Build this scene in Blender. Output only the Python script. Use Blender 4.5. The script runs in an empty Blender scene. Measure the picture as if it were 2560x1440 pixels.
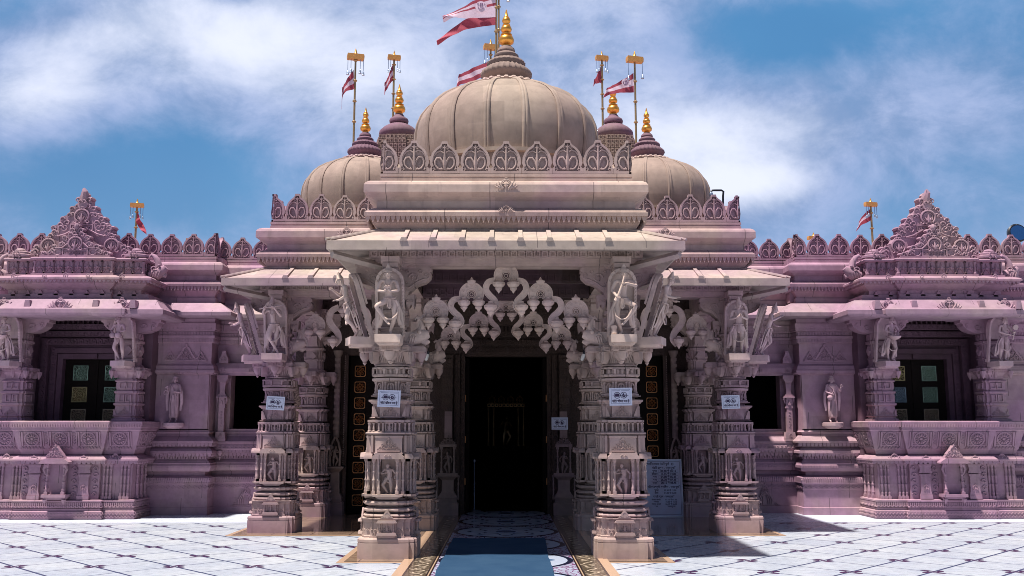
import bpy, bmesh, math, random
from math import sin, cos, pi, radians, atan, tan, sqrt, atan2, hypot
from mathutils import Matrix, Vector
random.seed(7)
SC = bpy.context.scene
COL = SC.collection
# ---------------------------------------------------------------- measuring
FPX = 2400.0; PITCH = radians(8.41); EYE = 1.6
def P(u, v, Y):
    """point of the place at distance Y seen at photo pixel u,v (a survey helper)"""
    z = EYE + Y*tan(PITCH + atan((720-v)/FPX))
    zc = Y*cos(PITCH) + (z-EYE)*sin(PITCH)
    return ((u-1265)/FPX*zc, Y, z)
# ---------------------------------------------------------------- mesh builder
class MB:
    def __init__(s): s.v=[]; s.f=[]; s.M=Matrix(); s.st=[]
    def push(s, x=0,y=0,z=0, rz=0, rx=0, ry=0, sc=1):
        s.st.append(s.M.copy())
        m = Matrix.Translation((x,y,z)) @ Matrix.Rotation(rz,4,'Z') @ Matrix.Rotation(rx,4,'X') @ Matrix.Rotation(ry,4,'Y')
        if isinstance(sc,(int,float)): sc=(sc,sc,sc)
        m = m @ Matrix.Diagonal((sc[0],sc[1],sc[2],1))
        s.M = s.M @ m; return s
    def pop(s): s.M = s.st.pop()
    def add(s, vs, fs):
        n=len(s.v); M=s.M
        s.v.extend(M @ Vector(p) for p in vs)
        s.f.extend(tuple(i+n for i in f) for f in fs)
    def box(s,x0,x1,y0,y1,z0,z1):
        s.add([(x0,y0,z0),(x1,y0,z0),(x1,y1,z0),(x0,y1,z0),(x0,y0,z1),(x1,y0,z1),(x1,y1,z1),(x0,y1,z1)],
              [(0,3,2,1),(4,5,6,7),(0,1,5,4),(1,2,6,5),(2,3,7,6),(3,0,4,7)])
    def cbox(s,x,y,z,dx,dy,dz): s.box(x-dx/2,x+dx/2,y-dy/2,y+dy/2,z,z+dz)
    def prism(s, poly, y0, y1):
        n=len(poly)
        vs=[(x,y0,z) for x,z in poly]+[(x,y1,z) for x,z in poly]
        fs=[tuple(range(n)), tuple(range(2*n-1,n-1,-1))]
        for i in range(n): j=(i+1)%n; fs.append((i,j,n+j,n+i))
        s.add(vs,fs)
    def prismz(s, poly, z0, z1):
        n=len(poly)
        vs=[(x,y,z0) for x,y in poly]+[(x,y,z1) for x,y in poly]
        fs=[tuple(range(n-1,-1,-1)), tuple(range(n,2*n))]
        for i in range(n): j=(i+1)%n; fs.append((i,j,n+j,n+i))
        s.add(vs,fs)
    def ring(s, outer, inner, y0, y1):
        n=len(outer); vs=[]; fs=[]
        for p in (outer,inner):
            for y in (y0,y1): vs += [(x,y,z) for x,z in p]
        for i in range(n):
            j=(i+1)%n
            fs += [(i,j,2*n+j,2*n+i),(n+i,3*n+i,3*n+j,n+j),(i,n+i,n+j,j),(2*n+i,2*n+j,3*n+j,3*n+i)]
        s.add(vs,fs)
    def lathe(s, prof, x=0,y=0,seg=12, rot=0, cap=True, lobes=0, amp=0):
        n=len(prof); vs=[]; fs=[]
        for r,z in prof:
            for k in range(seg):
                a=rot+2*pi*k/seg; rr=r*(1+amp*abs(sin(a*lobes/2))) if lobes else r
                vs.append((x+rr*cos(a), y+rr*sin(a), z))
        for i in range(n-1):
            for k in range(seg):
                l=(k+1)%seg; fs.append((i*seg+k,i*seg+l,(i+1)*seg+l,(i+1)*seg+k))
        if cap: fs += [tuple(range(seg-1,-1,-1)), tuple(range((n-1)*seg, n*seg))]
        s.add(vs,fs)
    def tube(s, pts, r, seg=6, flat=1.0, closed=False):
        pts=[Vector(p) for p in pts]; n=len(pts); vs=[]; fs=[]
        rr = r if isinstance(r,(list,tuple)) else [r]*n
        for i,p in enumerate(pts):
            if closed: t=pts[(i+1)%n]-pts[i-1]
            else: t=pts[min(i+1,n-1)]-pts[max(i-1,0)]
            if t.length<1e-9: t=Vector((0,0,1))
            t.normalize(); up=Vector((0,1,0))
            if abs(t.dot(up))>.95: up=Vector((1,0,0))
            a=t.cross(up).normalized(); b=a.cross(t).normalized()
            for k in range(seg):
                an=2*pi*k/seg; vs.append(p+a*cos(an)*rr[i]+b*sin(an)*rr[i]*flat)
        m = n if closed else n-1
        for i in range(m):
            j=(i+1)%n
            for k in range(seg):
                l=(k+1)%seg; fs.append((i*seg+k,i*seg+l,j*seg+l,j*seg+k))
        if not closed: fs += [tuple(range(seg-1,-1,-1)), tuple(range((n-1)*seg,n*seg))]
        s.add(vs,fs)
    def arc(s,x,z,y,r,a0,a1,tr,n=14,seg=6,ex=1.0):
        s.tube([(x+r*ex*cos(radians(a0+(a1-a0)*i/n)),y,z+r*sin(radians(a0+(a1-a0)*i/n))) for i in range(n+1)],tr,seg)
    def spiral(s,x,z,y,r0,r1,a0,a1,tr,n=16,seg=5,end=.6):
        pts=[];rr=[]
        for i in range(n+1):
            t=i/n; a=radians(a0+(a1-a0)*t); r=r0+(r1-r0)*t
            pts.append((x+r*cos(a),y,z+r*sin(a))); rr.append(tr*(1-(1-end)*t))
        s.tube(pts,rr,seg)
    def ball(s,x,y,z,rx,ry=None,rz=None,seg=8,rings=5):
        ry=ry or rx; rz=rz or rx
        s.push(x,y,z,sc=(rx,ry,rz))
        s.lathe([(sin(pi*i/rings)+1e-3,-cos(pi*i/rings)) for i in range(rings+1)],seg=seg); s.pop()
    def disc_y(s,x,z,y0,y1,r,seg=14):
        s.prism([(x+r*cos(2*pi*k/seg),z+r*sin(2*pi*k/seg)) for k in range(seg)],y0,y1)
    def build(s,name,mat,parent=None,label=None,sm=True,ang=32,**kw):
        me=bpy.data.meshes.new(name); me.from_pydata([tuple(v) for v in s.v],[],s.f)
        bm=bmesh.new(); bm.from_mesh(me); bmesh.ops.recalc_face_normals(bm,faces=bm.faces); bm.to_mesh(me); bm.free()
        if sm:
            me.polygons.foreach_set('use_smooth',[True]*len(me.polygons)); me.set_sharp_from_angle(angle=radians(ang))
        me.materials.append(mat); me.update()
        return obj(name,me,parent,label,**kw)
def obj(name, me, parent=None, label=None, cat=None, group=None, kind=None, loc=None, rz=0, sc=None):
    o=bpy.data.objects.new(name,me); COL.objects.link(o)
    if parent: o.parent=parent
    if label: o['label']=label
    if cat: o['category']=cat
    if group: o['group']=group
    if kind: o['kind']=kind
    if loc: o.location=loc
    if rz: o.rotation_euler.z=rz
    if sc: o.scale=sc
    return o
def empty(name,loc=(0,0,0),rz=0,**kw):
    return obj(name,None,loc=loc,rz=rz,**kw)
def dup(o,parent=None,loc=None,rz=None,sc=None,label=None,group=None):
    c=o.copy(); COL.objects.link(c)
    if parent: c.parent=parent
    if loc is not None: c.location=loc
    if rz is not None: c.rotation_euler.z=rz
    if sc is not None: c.scale=sc
    if label: c['label']=label
    if group: c['group']=group
    for ch in [k for k in KIDS.get(o.name,[])]: 
        d=dup(ch,parent=c)
    KIDS.setdefault(parent.name if parent else '',[]).append(c)
    return c
KIDS={}
def kid(o):
    KIDS.setdefault(o.parent.name if o.parent else '',[]).append(o); return o
# ---------------------------------------------------------------- path sweeps (outward = right of travel)
def offs(path,o,closed=False):
    n=len(path); out=[]
    for i in range(n):
        p=Vector(path[i])
        a=Vector(path[i-1]) if (closed or i>0) else None
        b=Vector(path[(i+1)%n]) if (closed or i<n-1) else None
        ns=[]
        if a is not None: d=(p-a).normalized(); ns.append(Vector((d.y,-d.x)))
        if b is not None: d=(b-p).normalized(); ns.append(Vector((d.y,-d.x)))
        if len(ns)==2:
            m=ns[0]+ns[1]
            m = ns[0] if m.length<1e-6 else m/ (1+ns[0].dot(ns[1]))
        else: m=ns[0]
        out.append((p.x+m.x*o,p.y+m.y*o))
    return out
def sweep(mb,path,prof,closed=False,loop=False):
    n=len(path); vs=[]; fs=[]
    for o,z in prof: vs += [(x,y,z) for x,y in offs(path,o,closed)]
    m=len(prof)
    for i in range(m if loop else m-1):
        j=(i+1)%m
        for k in range(n if closed else n-1):
            l=(k+1)%n; fs.append((i*n+k,i*n+l,j*n+l,j*n+k))
    if closed and not loop:
        fs += [tuple(range(n-1,-1,-1)), tuple(range((m-1)*n,m*n))]
    if loop and not closed:
        fs += [tuple(i*n for i in range(m)), tuple(i*n+n-1 for i in range(m-1,-1,-1))]
    mb.add(vs,fs)
def segs(path,o=0,closed=False):
    """x0,y0,angle,length of every straight run of the offset path"""
    q=offs(path,o,closed); n=len(q); r=[]
    for i in range(n if closed else n-1):
        a=Vector(q[i]); b=Vector(q[(i+1)%n]); d=b-a
        r.append((a.x,a.y,atan2(d.y,d.x),d.length))
    return r
def along(mb,path,o,pitch,fn,closed=False,minlen=.05,inset=0):
    for x,y,a,L in segs(path,o,closed):
        if L<minlen: continue
        mb.push(x,y,0,rz=a); n=max(1,round((L-2*inset)/pitch)); p=(L-2*inset)/n
        for k in range(n): fn(mb,inset+(k+.5)*p,p)
        mb.pop()
def teeth(mb,path,o,z0,z1,pitch=.055,th=.015,closed=False,round_=False):
    def f(m,x,p):
        h=z1-z0; w=p*.46
        if round_: pl=[(x-w,z1),(x-w,z0+h*.5),(x-w*.6,z0+h*.12),(x,z0),(x+w*.6,z0+h*.12),(x+w,z0+h*.5),(x+w,z1)]
        else: pl=[(x-w,z1),(x-w*.8,z0+h*.65),(x,z0),(x+w*.8,z0+h*.65),(x+w,z1)]
        m.prism(pl,0,th)
    along(mb,path,o,pitch,f,closed)
def ribs(mb,path,o,z0,z1,pitch=.03,d=.012,w=.55,closed=False,tilt=0):
    def f(m,x,p):
        m.prism([(x-p*w/2+tilt,z1),(x-p*w/2,z0),(x+p*w/2,z0),(x+p*w/2+tilt,z1)],-d,.004)
    along(mb,path,o,pitch,f,closed)
def diamonds(mb,path,o,z0,z1,pitch=.1,d=.012,closed=False):
    def f(m,x,p):
        zc=(z0+z1)/2;h=(z1-z0)/2; t=h*.45
        m.ring([(x-p*.48,zc),(x,zc+h),(x+p*.48,zc),(x,zc-h)],[(x-p*.48+t,zc),(x,zc+h-t*.7),(x+p*.48-t,zc),(x,zc-h+t*.7)],-d,.004)
        m.box(x-t*.3,x+t*.3,-d,.004,zc-t*.3,zc+t*.3)
    along(mb,path,o,pitch,f,closed)
def zigzag(mb,path,o,z0,z1,pitch=.07,d=.014,closed=False):
    def f(m,x,p):
        t=.3*(z1-z0)
        m.prism([(x-p/2,z0),(x,z1-t),(x+p/2,z0),(x+p/2,z0+t),(x,z1),(x-p/2,z0+t)],-d,.004)
    along(mb,path,o,pitch,f,closed)
def squares(mb,path,o,z0,z1,pitch=.09,d=.01,closed=False,inset=.01):
    def f(m,x,p):
        h=(z1-z0)/2; zc=(z0+z1)/2; w=p*.42
        m.ring([(x-w,zc-h),(x+w,zc-h),(x+w,zc+h),(x-w,zc+h)],[(x-w*.6,zc-h*.55),(x+w*.6,zc-h*.55),(x+w*.6,zc+h*.55),(x-w*.6,zc+h*.55)],-d,.003)
    along(mb,path,o,pitch,f,closed,inset=inset)
def scrolls(mb,path,o,z0,z1,pitch=.12,tr=.008,closed=False):
    def f(m,x,p):
        h=(z1-z0)/2; zc=(z0+z1)/2
        m.spiral(x,zc,-.002,h*.85,h*.15,180,-240,tr,n=10,seg=4)
        m.tube([(x-p*.5,-.002,zc-h*.7),(x-p*.25,-.002,zc-h*.9),(x+p*.1,-.002,zc-h*.8)],tr,4)
        m.ball(x,-.002,zc,tr*1.4,seg=5,rings=3)
    along(mb,path,o,pitch,f,closed)
# ---------------------------------------------------------------- carved motifs (local frame: x along wall, -y towards viewer, z up)
def gavaksha(m,x,z,r,y=0,leaf=True):
    """horseshoe arch window motif of radius r centred at x,z"""
    t=r*.13
    m.arc(x,z,y-t*.6,r*.9,-50,230,t,n=14,seg=5)
    m.arc(x,z,y-t*.3,r*.62,-40,220,t*.6,n=11,seg=4)
    m.spiral(x-r*.16,z+r*1.06,y-t,r*.2,r*.05,-30,260,t*.6,n=7,seg=4); m.spiral(x+r*.16,z+r*1.06,y-t,r*.2,r*.05,210,-80,t*.6,n=7,seg=4)
    m.spiral(x-r*.85,z-r*.75,y-t,r*.3,r*.06,60,-260,t*.8,n=8,seg=4); m.spiral(x+r*.85,z-r*.75,y-t,r*.3,r*.06,120,440,t*.8,n=8,seg=4)
    if leaf:
        m.tube([(x,y-t,z-r*.7),(x,y-t*1.5,z-r*.2),(x,y-t,z+r*.35)],[t*1.5,t*1.3,t*.3],5)
        for s in (-1,1):
            m.tube([(x,y-t,z-r*.55),(x+s*r*.25,y-t*1.4,z-r*.35),(x+s*r*.38,y-t,z-r*.02)],[t,t*.9,t*.3],5)
def curl(m,x,z,r,s=1,y=0,tr=None):
    tr=tr or r*.25
    m.spiral(x,z,y-tr*.4,r,r*.2,180 if s>0 else 0,(-200 if s>0 else 380),tr,n=10,seg=5)
def crest_outline(w,h,k=1.0,base=0.0):
    pts=[(-.5,0),(-.5,.16),(-.44,.2),(-.49,.32),(-.47,.5),(-.40,.66),(-.29,.78),(-.17,.86),(-.11,.92),(-.09,1.0)]
    pts=pts+[(-x,z) for x,z in reversed(pts)]
    return [(x*w*k,base+z*h*(1 if k==1 else k)) for x,z in pts]
def crest(m,w=.385,h=.455):
    out=crest_outline(w,h)
    inn=[(x*.82,.035+z*.845 if z>0 else .035) for x,z in out]
    m.ring(out,inn,-.035,.03)
    m.prism([(x*.97,z*.985+.002) for x,z in out],.01,.045)
    t=.011
    for s in (-1,1):
        # big comma scroll round a dark hollow
        pts=[(s*.012,.10),(s*.03,.16),(s*.06,.2),(s*.1,.195),(s*.122,.155),(s*.118,.11),(s*.09,.07),(s*.055,.055),(s*.035,.07)]
        m.tube([(x*w/.38,-.022,z*h/.4) for x,z in pts],[t*.9,t*1.2,t*1.3,t*1.2,t*1.2,t*1.1,t,t,t*1.2],5)
        pts=[(s*.015,.26),(s*.05,.285),(s*.1,.27),(s*.14,.22),(s*.155,.15),(s*.145,.09),(s*.12,.05)]
        m.tube([(x*w/.38,-.018,z*h/.4) for x,z in pts],[t*.7,t,t*1.1,t*1.2,t*1.2,t,t*.7],5)
        curl(m,s*.035,.315*h/.4,.026,s,-.02,.008)
        curl(m,s*.145*w/.38,.055,.024,-s,-.02,.008)
        m.ball(s*.036*w/.38,-.022,.066,.015,seg=6,rings=4)
    m.tube([(0,-.022,.05),(0,-.028,.15),(0,-.024,.27),(0,-.02,.40)],[.012,.02,.011,.012],5)
    m.ball(0,-.02,.22,.02,.014,.03,seg=6,rings=4)
    m.box(-w*.5,w*.5,-.036,.04,0,.03)
def fret(m,x,z,w,h,y=0):
    """triangular pierced pediment"""
    r=h*.26
    gavaksha(m,x,z+h*.62,r,y)
    for s in (-1,1):
        gavaksha(m,x+s*w*.19,z+h*.3,r*.7,y)
        gavaksha(m,x+s*w*.37,z+h*.17,r*.6,y)
        curl(m,x+s*w*.28,z+h*.46,r*.4,s,y); curl(m,x+s*w*.46,z+h*.12,r*.4,s,y)
    m.box(x-w*.5,x+w*.5,y-r*.22,y+.003,z,z+h*.06)
    m.ball(x,y-r*.15,z+h*.95,r*.3,r*.2,h*.09,seg=6,rings=4)
    m.tube([(x-r*.6,y-.005,z+h*.12),(x,y-.008,z+h*.3),(x+r*.6,y-.005,z+h*.12)],r*.14,4)
def small_ped(m,x,z,w,h,y=0):
    m.prism([(x-w/2,z),(x+w/2,z),(x+w*.32,z+h*.35),(x+w*.1,z+h*.8),(x,z+h),(x-w*.1,z+h*.8),(x-w*.32,z+h*.35)],y-.015,y+.005)
    gavaksha(m,x,z+h*.38,h*.28,y-.012,leaf=False)
    for s in (-1,1): curl(m,x+s*w*.33,z+h*.15,h*.15,s,y-.014)
def ornament(m,x,z,r,y=0):
    """lotus-like leaf ornament on an eave"""
    gavaksha(m,x,z,r*.55,y)
    for s in (-1,1):
        for k in range(3):
            a=.35+.3*k
            m.tube([(x+s*r*.3,y-.01,z-r*.45),(x+s*r*(.6+.2*k),y-.02,z-r*(.3-.12*(2-k))),(x+s*r*(.75+.22*k),y-.012,z+r*(.28-.2*k))],[r*.12,r*.11,r*.04],5)
def rosette(m,x,z,r,y=0):
    m.arc(x,z,y-.006,r,0,360,r*.11,n=20,seg=5)
    for k in range(12):
        a=2*pi*k/12
        m.tube([(x+cos(a)*r*.28,y-.004,z+sin(a)*r*.28),(x+cos(a)*r*.55,y-.014,z+sin(a)*r*.55),(x+cos(a)*r*.82,y-.004,z+sin(a)*r*.82)],[r*.05,r*.13,r*.06],5)
    m.ball(x,y-.006,z,r*.24,.014,r*.24,seg=8,rings=4)
def colonnette(m,x,y,z0,z1,r,seg=8):
    h=z1-z0
    m.cbox(x,y,z0,r*2.6,r*2.6,h*.08)
    m.lathe([(r*1.2,z0+h*.08),(r*1.0,z0+h*.13),(r*1.25,z0+h*.17),(r*.85,z0+h*.2),(r*.85,z0+h*.36),(r*1.15,z0+h*.38),(r*1.15,z0+h*.41),(r*.8,z0+h*.43),(r*.8,z0+h*.6),(r*1.1,z0+h*.62),(r*1.1,z0+h*.65),(r*.78,z0+h*.67),(r*.75,z0+h*.8),(r*1.15,z0+h*.83),(r*.9,z0+h*.86),(r*1.35,z0+h*.93)],x,y,seg)
    m.cbox(x,y,z0+h*.93,r*2.9,r*2.9,h*.07)
def baluster(m,x,y,z0,z1,r,seg=6):
    h=z1-z0
    m.lathe([(r*1.3,z0),(r*1.3,z0+h*.1),(r*.8,z0+h*.16),(r*1.0,z0+h*.35),(r*.7,z0+h*.6),(r*.75,z0+h*.8),(r*1.3,z0+h*.92),(r*1.3,z1)],x,y,seg)
def tiny_fig(m,x,z,h,y=0,seated=False,sway=1):
    """small relief figure, all masses merged into each other"""
    s=h
    if seated:
        m.ball(x,y-s*.1,z+s*.82,s*.13,s*.12,s*.17,seg=7,rings=5)
        m.tube([(x,y-s*.05,z+s*.15),(x,y-s*.08,z+s*.45),(x,y-s*.06,z+s*.7)],[s*.2,s*.19,s*.1],6)
        for q in (-1,1):
            m.tube([(x,y-s*.08,z+s*.12),(x+q*s*.34,y-s*.14,z+s*.14),(x-q*s*.05,y-s*.2,z+s*.05)],[s*.1,s*.1,s*.06],5)
            m.tube([(x+q*s*.16,y-s*.08,z+s*.6),(x+q*s*.3,y-s*.1,z+s*.4),(x+q*s*.12,y-s*.2,z+s*.3)],[s*.06,s*.055,s*.04],5)
    else:
        w=s*.03*sway
        m.ball(x+w,y-s*.05,z+s*.87,s*.055,s*.055,s*.075,seg=7,rings=5)
        m.lathe([(s*.05,0),(s*.03,s*.05),(s*.008,s*.09)],x+w,y-s*.05,6) if False else None
        m.tube([(x,y-s*.03,z+s*.45),(x-w,y-s*.05,z+s*.6),(x,y-s*.05,z+s*.74),(x+w,y-s*.04,z+s*.82)],[s*.085,s*.065,s*.095,s*.035],7)
        for q in (-1,1):
            k = q*sway>0
            m.tube([(x+q*s*.04,y-s*.04,z+s*.48),(x+q*s*(.15 if k else .07),y-s*.1,z+s*.28),(x+q*s*(.02 if k else .07),y-s*.05,z+s*.03),(x+q*s*(.06),y-s*.1,z+s*.01)],[s*.07,s*.05,s*.03,s*.025],6)
            m.tube([(x+q*s*.09,y-s*.04,z+s*.76),(x+q*s*.19,y-s*.05,z+s*.62),(x+q*s*(.04 if k else .17),y-s*.13,z+s*(.66 if k else .48))],[s*.04,s*.03,s*.022],5)
        m.tube([(x-s*.12,y-s*.05,z+s*.42),(x,y-s*.12,z+s*.36),(x+s*.12,y-s*.05,z+s*.42)],s*.018,4)
# ================================================================ materials
def nt(name):
    m=bpy.data.materials.new(name); m.use_nodes=True; t=m.node_tree; t.nodes.clear()
    o=t.nodes.new('ShaderNodeOutputMaterial'); b=t.nodes.new('ShaderNodeBsdfPrincipled')
    t.links.new(b.outputs[0],o.inputs[0]); return m,t,b
class G:
    """tiny node helper"""
    def __init__(s,t): s.t=t
    def n(s,k,**kw):
        x=s.t.nodes.new(k)
        for a,v in kw.items(): setattr(x,a,v)
        return x
    def set(s,sock,v):
        if isinstance(v,bpy.types.NodeSocket): s.t.links.new(v,sock)
        elif v is not None: sock.default_value=v
    def m(s,op,a,b=None,c=None,clamp=False):
        x=s.n('ShaderNodeMath',operation=op,use_clamp=clamp); s.set(x.inputs[0],a); s.set(x.inputs[1],b)
        if c is not None: s.set(x.inputs[2],c)
        return x.outputs[0]
    def mix(s,f,a,b):
        x=s.n('ShaderNodeMix',data_type='RGBA'); s.set(x.inputs[0],f); s.set(x.inputs[6],a); s.set(x.inputs[7],b); return x.outputs[2]
    def noise(s,vec,scale,detail=3,rough=.5,dist=0):
        x=s.n('ShaderNodeTexNoise'); s.set(x.inputs['Vector'],vec); x.inputs['Scale'].default_value=scale; x.inputs['Detail'].default_value=detail
        x.inputs['Roughness'].default_value=rough; x.inputs['Distortion'].default_value=dist; return x.outputs[0]
    def ss(s,v,a,b,lo=0.0,hi=1.0):
        x=s.n('ShaderNodeMapRange',interpolation_type='SMOOTHSTEP'); s.set(x.inputs[0],v)
        x.inputs[1].default_value=a; x.inputs[2].default_value=b; x.inputs[3].default_value=lo; x.inputs[4].default_value=hi; return x.outputs[0]
    def bump(s,h,strength,dist,nrm=None):
        x=s.n('ShaderNodeBump'); x.inputs['Strength'].default_value=strength; x.inputs['Distance'].default_value=dist; s.set(x.inputs['Height'],h)
        if nrm: s.set(x.inputs['Normal'],nrm)
        return x.outputs[0]
def c4(r,g,b): return (r,g,b,1)
JOINT={'pink_sandstone':.7,'eave_stone':.6,'carved_sandstone':.5}
def stone(name, beige, mauve, x0, x1, lo=0.0, hi=1.0, rough=.8, grain=.006, carve=0):
    m,t,b=nt(name); g=G(t)
    geo=g.n('ShaderNodeNewGeometry'); tc=g.n('ShaderNodeTexCoord'); pos=geo.outputs['Position']
    sp=g.n('ShaderNodeSeparateXYZ'); g.set(sp.inputs[0],pos)
    ax=g.m('ABSOLUTE',sp.outputs[0])
    bias=g.ss(ax,x0,x1,lo,hi)
    n1=g.noise(pos,.9,3,.55); n2=g.noise(pos,6,4,.6)
    f=g.m('ADD',bias,g.m('MULTIPLY',g.m('SUBTRACT',n1,.5),2.2),clamp=True)
    col=g.mix(f,c4(*beige),c4(*mauve))
    hs=g.n('ShaderNodeHueSaturation'); g.set(hs.inputs['Color'],col)
    g.set(hs.inputs['Value'],g.ss(n2,.25,.75,.86,1.1))
    # weather streaks
    mp=g.n('ShaderNodeMapping'); g.set(mp.inputs[0],pos); mp.inputs['Scale'].default_value=(5,5,.6)
    st=g.noise(mp.outputs[0],1.6,4,.6)
    col=g.mix(g.ss(st,.55,.78,0,.34),hs.outputs[0],c4(.12,.09,.10))
    wn=g.n('ShaderNodeTexWhiteNoise',noise_dimensions='3D'); cb=g.n('ShaderNodeCombineXYZ')
    row=g.m('FLOOR',g.m('DIVIDE',sp.outputs[2],.31)); g.set(cb.inputs[0],g.m('FLOOR',g.m('ADD',g.m('DIVIDE',sp.outputs[0],.83),g.m('MULTIPLY',row,.37)))); g.set(cb.inputs[1],row); g.set(cb.inputs[2],g.m('FLOOR',g.m('DIVIDE',sp.outputs[1],.9))); g.set(wn.inputs[0],cb.outputs[0])
    h2=g.n('ShaderNodeHueSaturation'); g.set(h2.inputs['Color'],col); g.set(h2.inputs['Value'],g.m('ADD',.89,g.m('MULTIPLY',wn.outputs[0],.2))); col=h2.outputs[0]
    jx=g.m('DIVIDE',sp.outputs[0],1.37); jl=g.m('LESS_THAN',g.m('ABSOLUTE',g.m('SUBTRACT',g.m('SUBTRACT',jx,g.m('FLOOR',jx)),g.m('ADD',.5,g.m('MULTIPLY',g.m('SINE',g.m('MULTIPLY',g.m('FLOOR',g.m('MULTIPLY',sp.outputs[2],3.1)),2.4)),.42)))),.0038)
    col=g.mix(g.m('MULTIPLY',jl,JOINT.get(name,0)),col,c4(.06,.045,.05))
    g.set(b.inputs['Base Color'],col); b.inputs['Roughness'].default_value=rough
    b.inputs['Specular IOR Level'].default_value=.3
    fine=g.noise(tc.outputs['Object'],70,3,.6); mid=g.noise(tc.outputs['Object'],14,4,.6)
    h=g.m('ADD',g.m('MULTIPLY',fine,.35),mid)
    nb=g.bump(h,.35,grain*.6)
    if carve:
        v=g.n('ShaderNodeTexVoronoi',feature='DISTANCE_TO_EDGE'); g.set(v.inputs['Vector'],tc.outputs['Object']); v.inputs['Scale'].default_value=carve
        nb=g.bump(g.ss(v.outputs[0],0,.22),.45,.012,nb)
    g.set(b.inputs['Normal'],nb)
    return m
BEIGE=(.45,.34,.295); MAUVE=(.335,.195,.275)
M_ST=stone('pink_sandstone',BEIGE,MAUVE,1.0,6.0,.12,.9)
M_CV=stone('carved_sandstone',(.30,.22,.18),(.24,.13,.18),1.0,6.5,.05,.8,carve=30)
M_DOME=stone('dome_stone',(.35,.275,.225),(.30,.22,.19),0,1,0,1,grain=.004)
M_DISC=stone('weathered_disc_stone',(.22,.16,.14),(.17,.09,.13),0,3,.1,.9,grain=.004)
M_IN2=stone('shade_toned_carved_stone',(.055,.036,.032),(.15,.08,.12),2,7,.2,.9,grain=.004)  # temple stone with recess shade put into its colour, darkest near the centre
M_JAMB=stone('jamb_stone',(.24,.175,.15),(.24,.14,.19),2,7,.1,.9,grain=.004)
M_CREST=stone('crest_stone',(.40,.30,.275),(.31,.17,.25),.8,6,.1,.9)
M_EAVE=stone('eave_stone',(.40,.325,.28),(.33,.205,.28),1,7,.0,1.0,rough=.7)
M_FIG=stone('fill_lit_sandstone',(.60,.465,.395),(.46,.29,.37),.8,6,.1,.9,grain=.004)  # paler than the walls: fill light on statues and arches put into the colour
M_IN=stone('shade_toned_inner_stone',(.075,.05,.04),(.07,.04,.05),1,5,0,.6,carve=22)  # same stone darkened, the porch interior's shade is in the base colour
def simple(name,col,rough=.5,metal=0,bump=0,var=0,bs=30,spec=.5):
    m,t,b=nt(name); g=G(t); tc=g.n('ShaderNodeTexCoord')
    b.inputs['Roughness'].default_value=rough; b.inputs['Metallic'].default_value=metal; b.inputs['Specular IOR Level'].default_value=spec
    n=g.noise(tc.outputs['Object'],bs,4,.6)
    g.set(b.inputs['Base Color'],g.mix(n,c4(*[c*(1-var) for c in col]),c4(*[min(1,c*(1+var)) for c in col])))
    if bump: g.set(b.inputs['Normal'],g.bump(n,.5,bump))
    return m
M_GOLD=simple('gilded_metal',(.80,.36,.07),.34,.85,.002,.25,12)
M_GOLDW=simple('gilded_beam',(.62,.30,.09),.5,.3,.004,.3,20)
M_POLE=simple('brass_pole',(.42,.27,.13),.4,.7,0,.3,10)
M_DARKW=simple('dark_teak',(.010,.006,.005),.7,0,.002,.4,25,.15)
M_BLACK=simple('painted_dark_interior',(.004,.004,.005),.9,0,0,.2,8,.1)  # near-black colour stands in for the darkness of unlit rooms
M_BELL=simple('steel_bell',(.35,.42,.55),.3,.8)
M_RED=simple('maroon_cloth',(.36,.05,.085),.85,0,.003,.25,14)
M_WHITE=simple('pale_cloth',(.72,.55,.66),.85,0,.003,.12,14)
M_PURP=simple('violet_print',(.16,.07,.17),.8)
M_PAPER=simple('laminated_paper',(.58,.60,.74),.35,0,0,.04,8)
M_INK=simple('dark_ink',(.03,.015,.06),.6)
M_INKL=simple('blue_ink',(.12,.14,.25),.6)
M_BLKM=simple('black_metal',(.012,.014,.022),.4,.3)
M_BULB=simple('white_glass',(.85,.85,.8),.2)
M_COLG=simple('green_brass',(.36,.55,.42),.5,.0,0,.3,9)
M_COLY=simple('yellow_brass',(.62,.50,.24),.5,0,0,.3,9)
M_COLB=simple('silvery_brass',(.38,.52,.64),.5,0,0,.3,9)
M_COLO=simple('old_brass',(.50,.38,.26),.5,0,0,.3,9)
M_COPR=simple('copper_panel',(.45,.20,.08),.42,.7,0,.35,9)
def m_board():
    m,t,b=nt('painted_board'); g=G(t); tc=g.n('ShaderNodeTexCoord')
    n=g.noise(tc.outputs['Object'],2.5,3); g.set(b.inputs['Base Color'],g.mix(g.ss(n,.3,.7),c4(.42,.36,.48),c4(.42,.48,.66)))
    b.inputs['Roughness'].default_value=.3; return m
M_BOARD=m_board()
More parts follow.
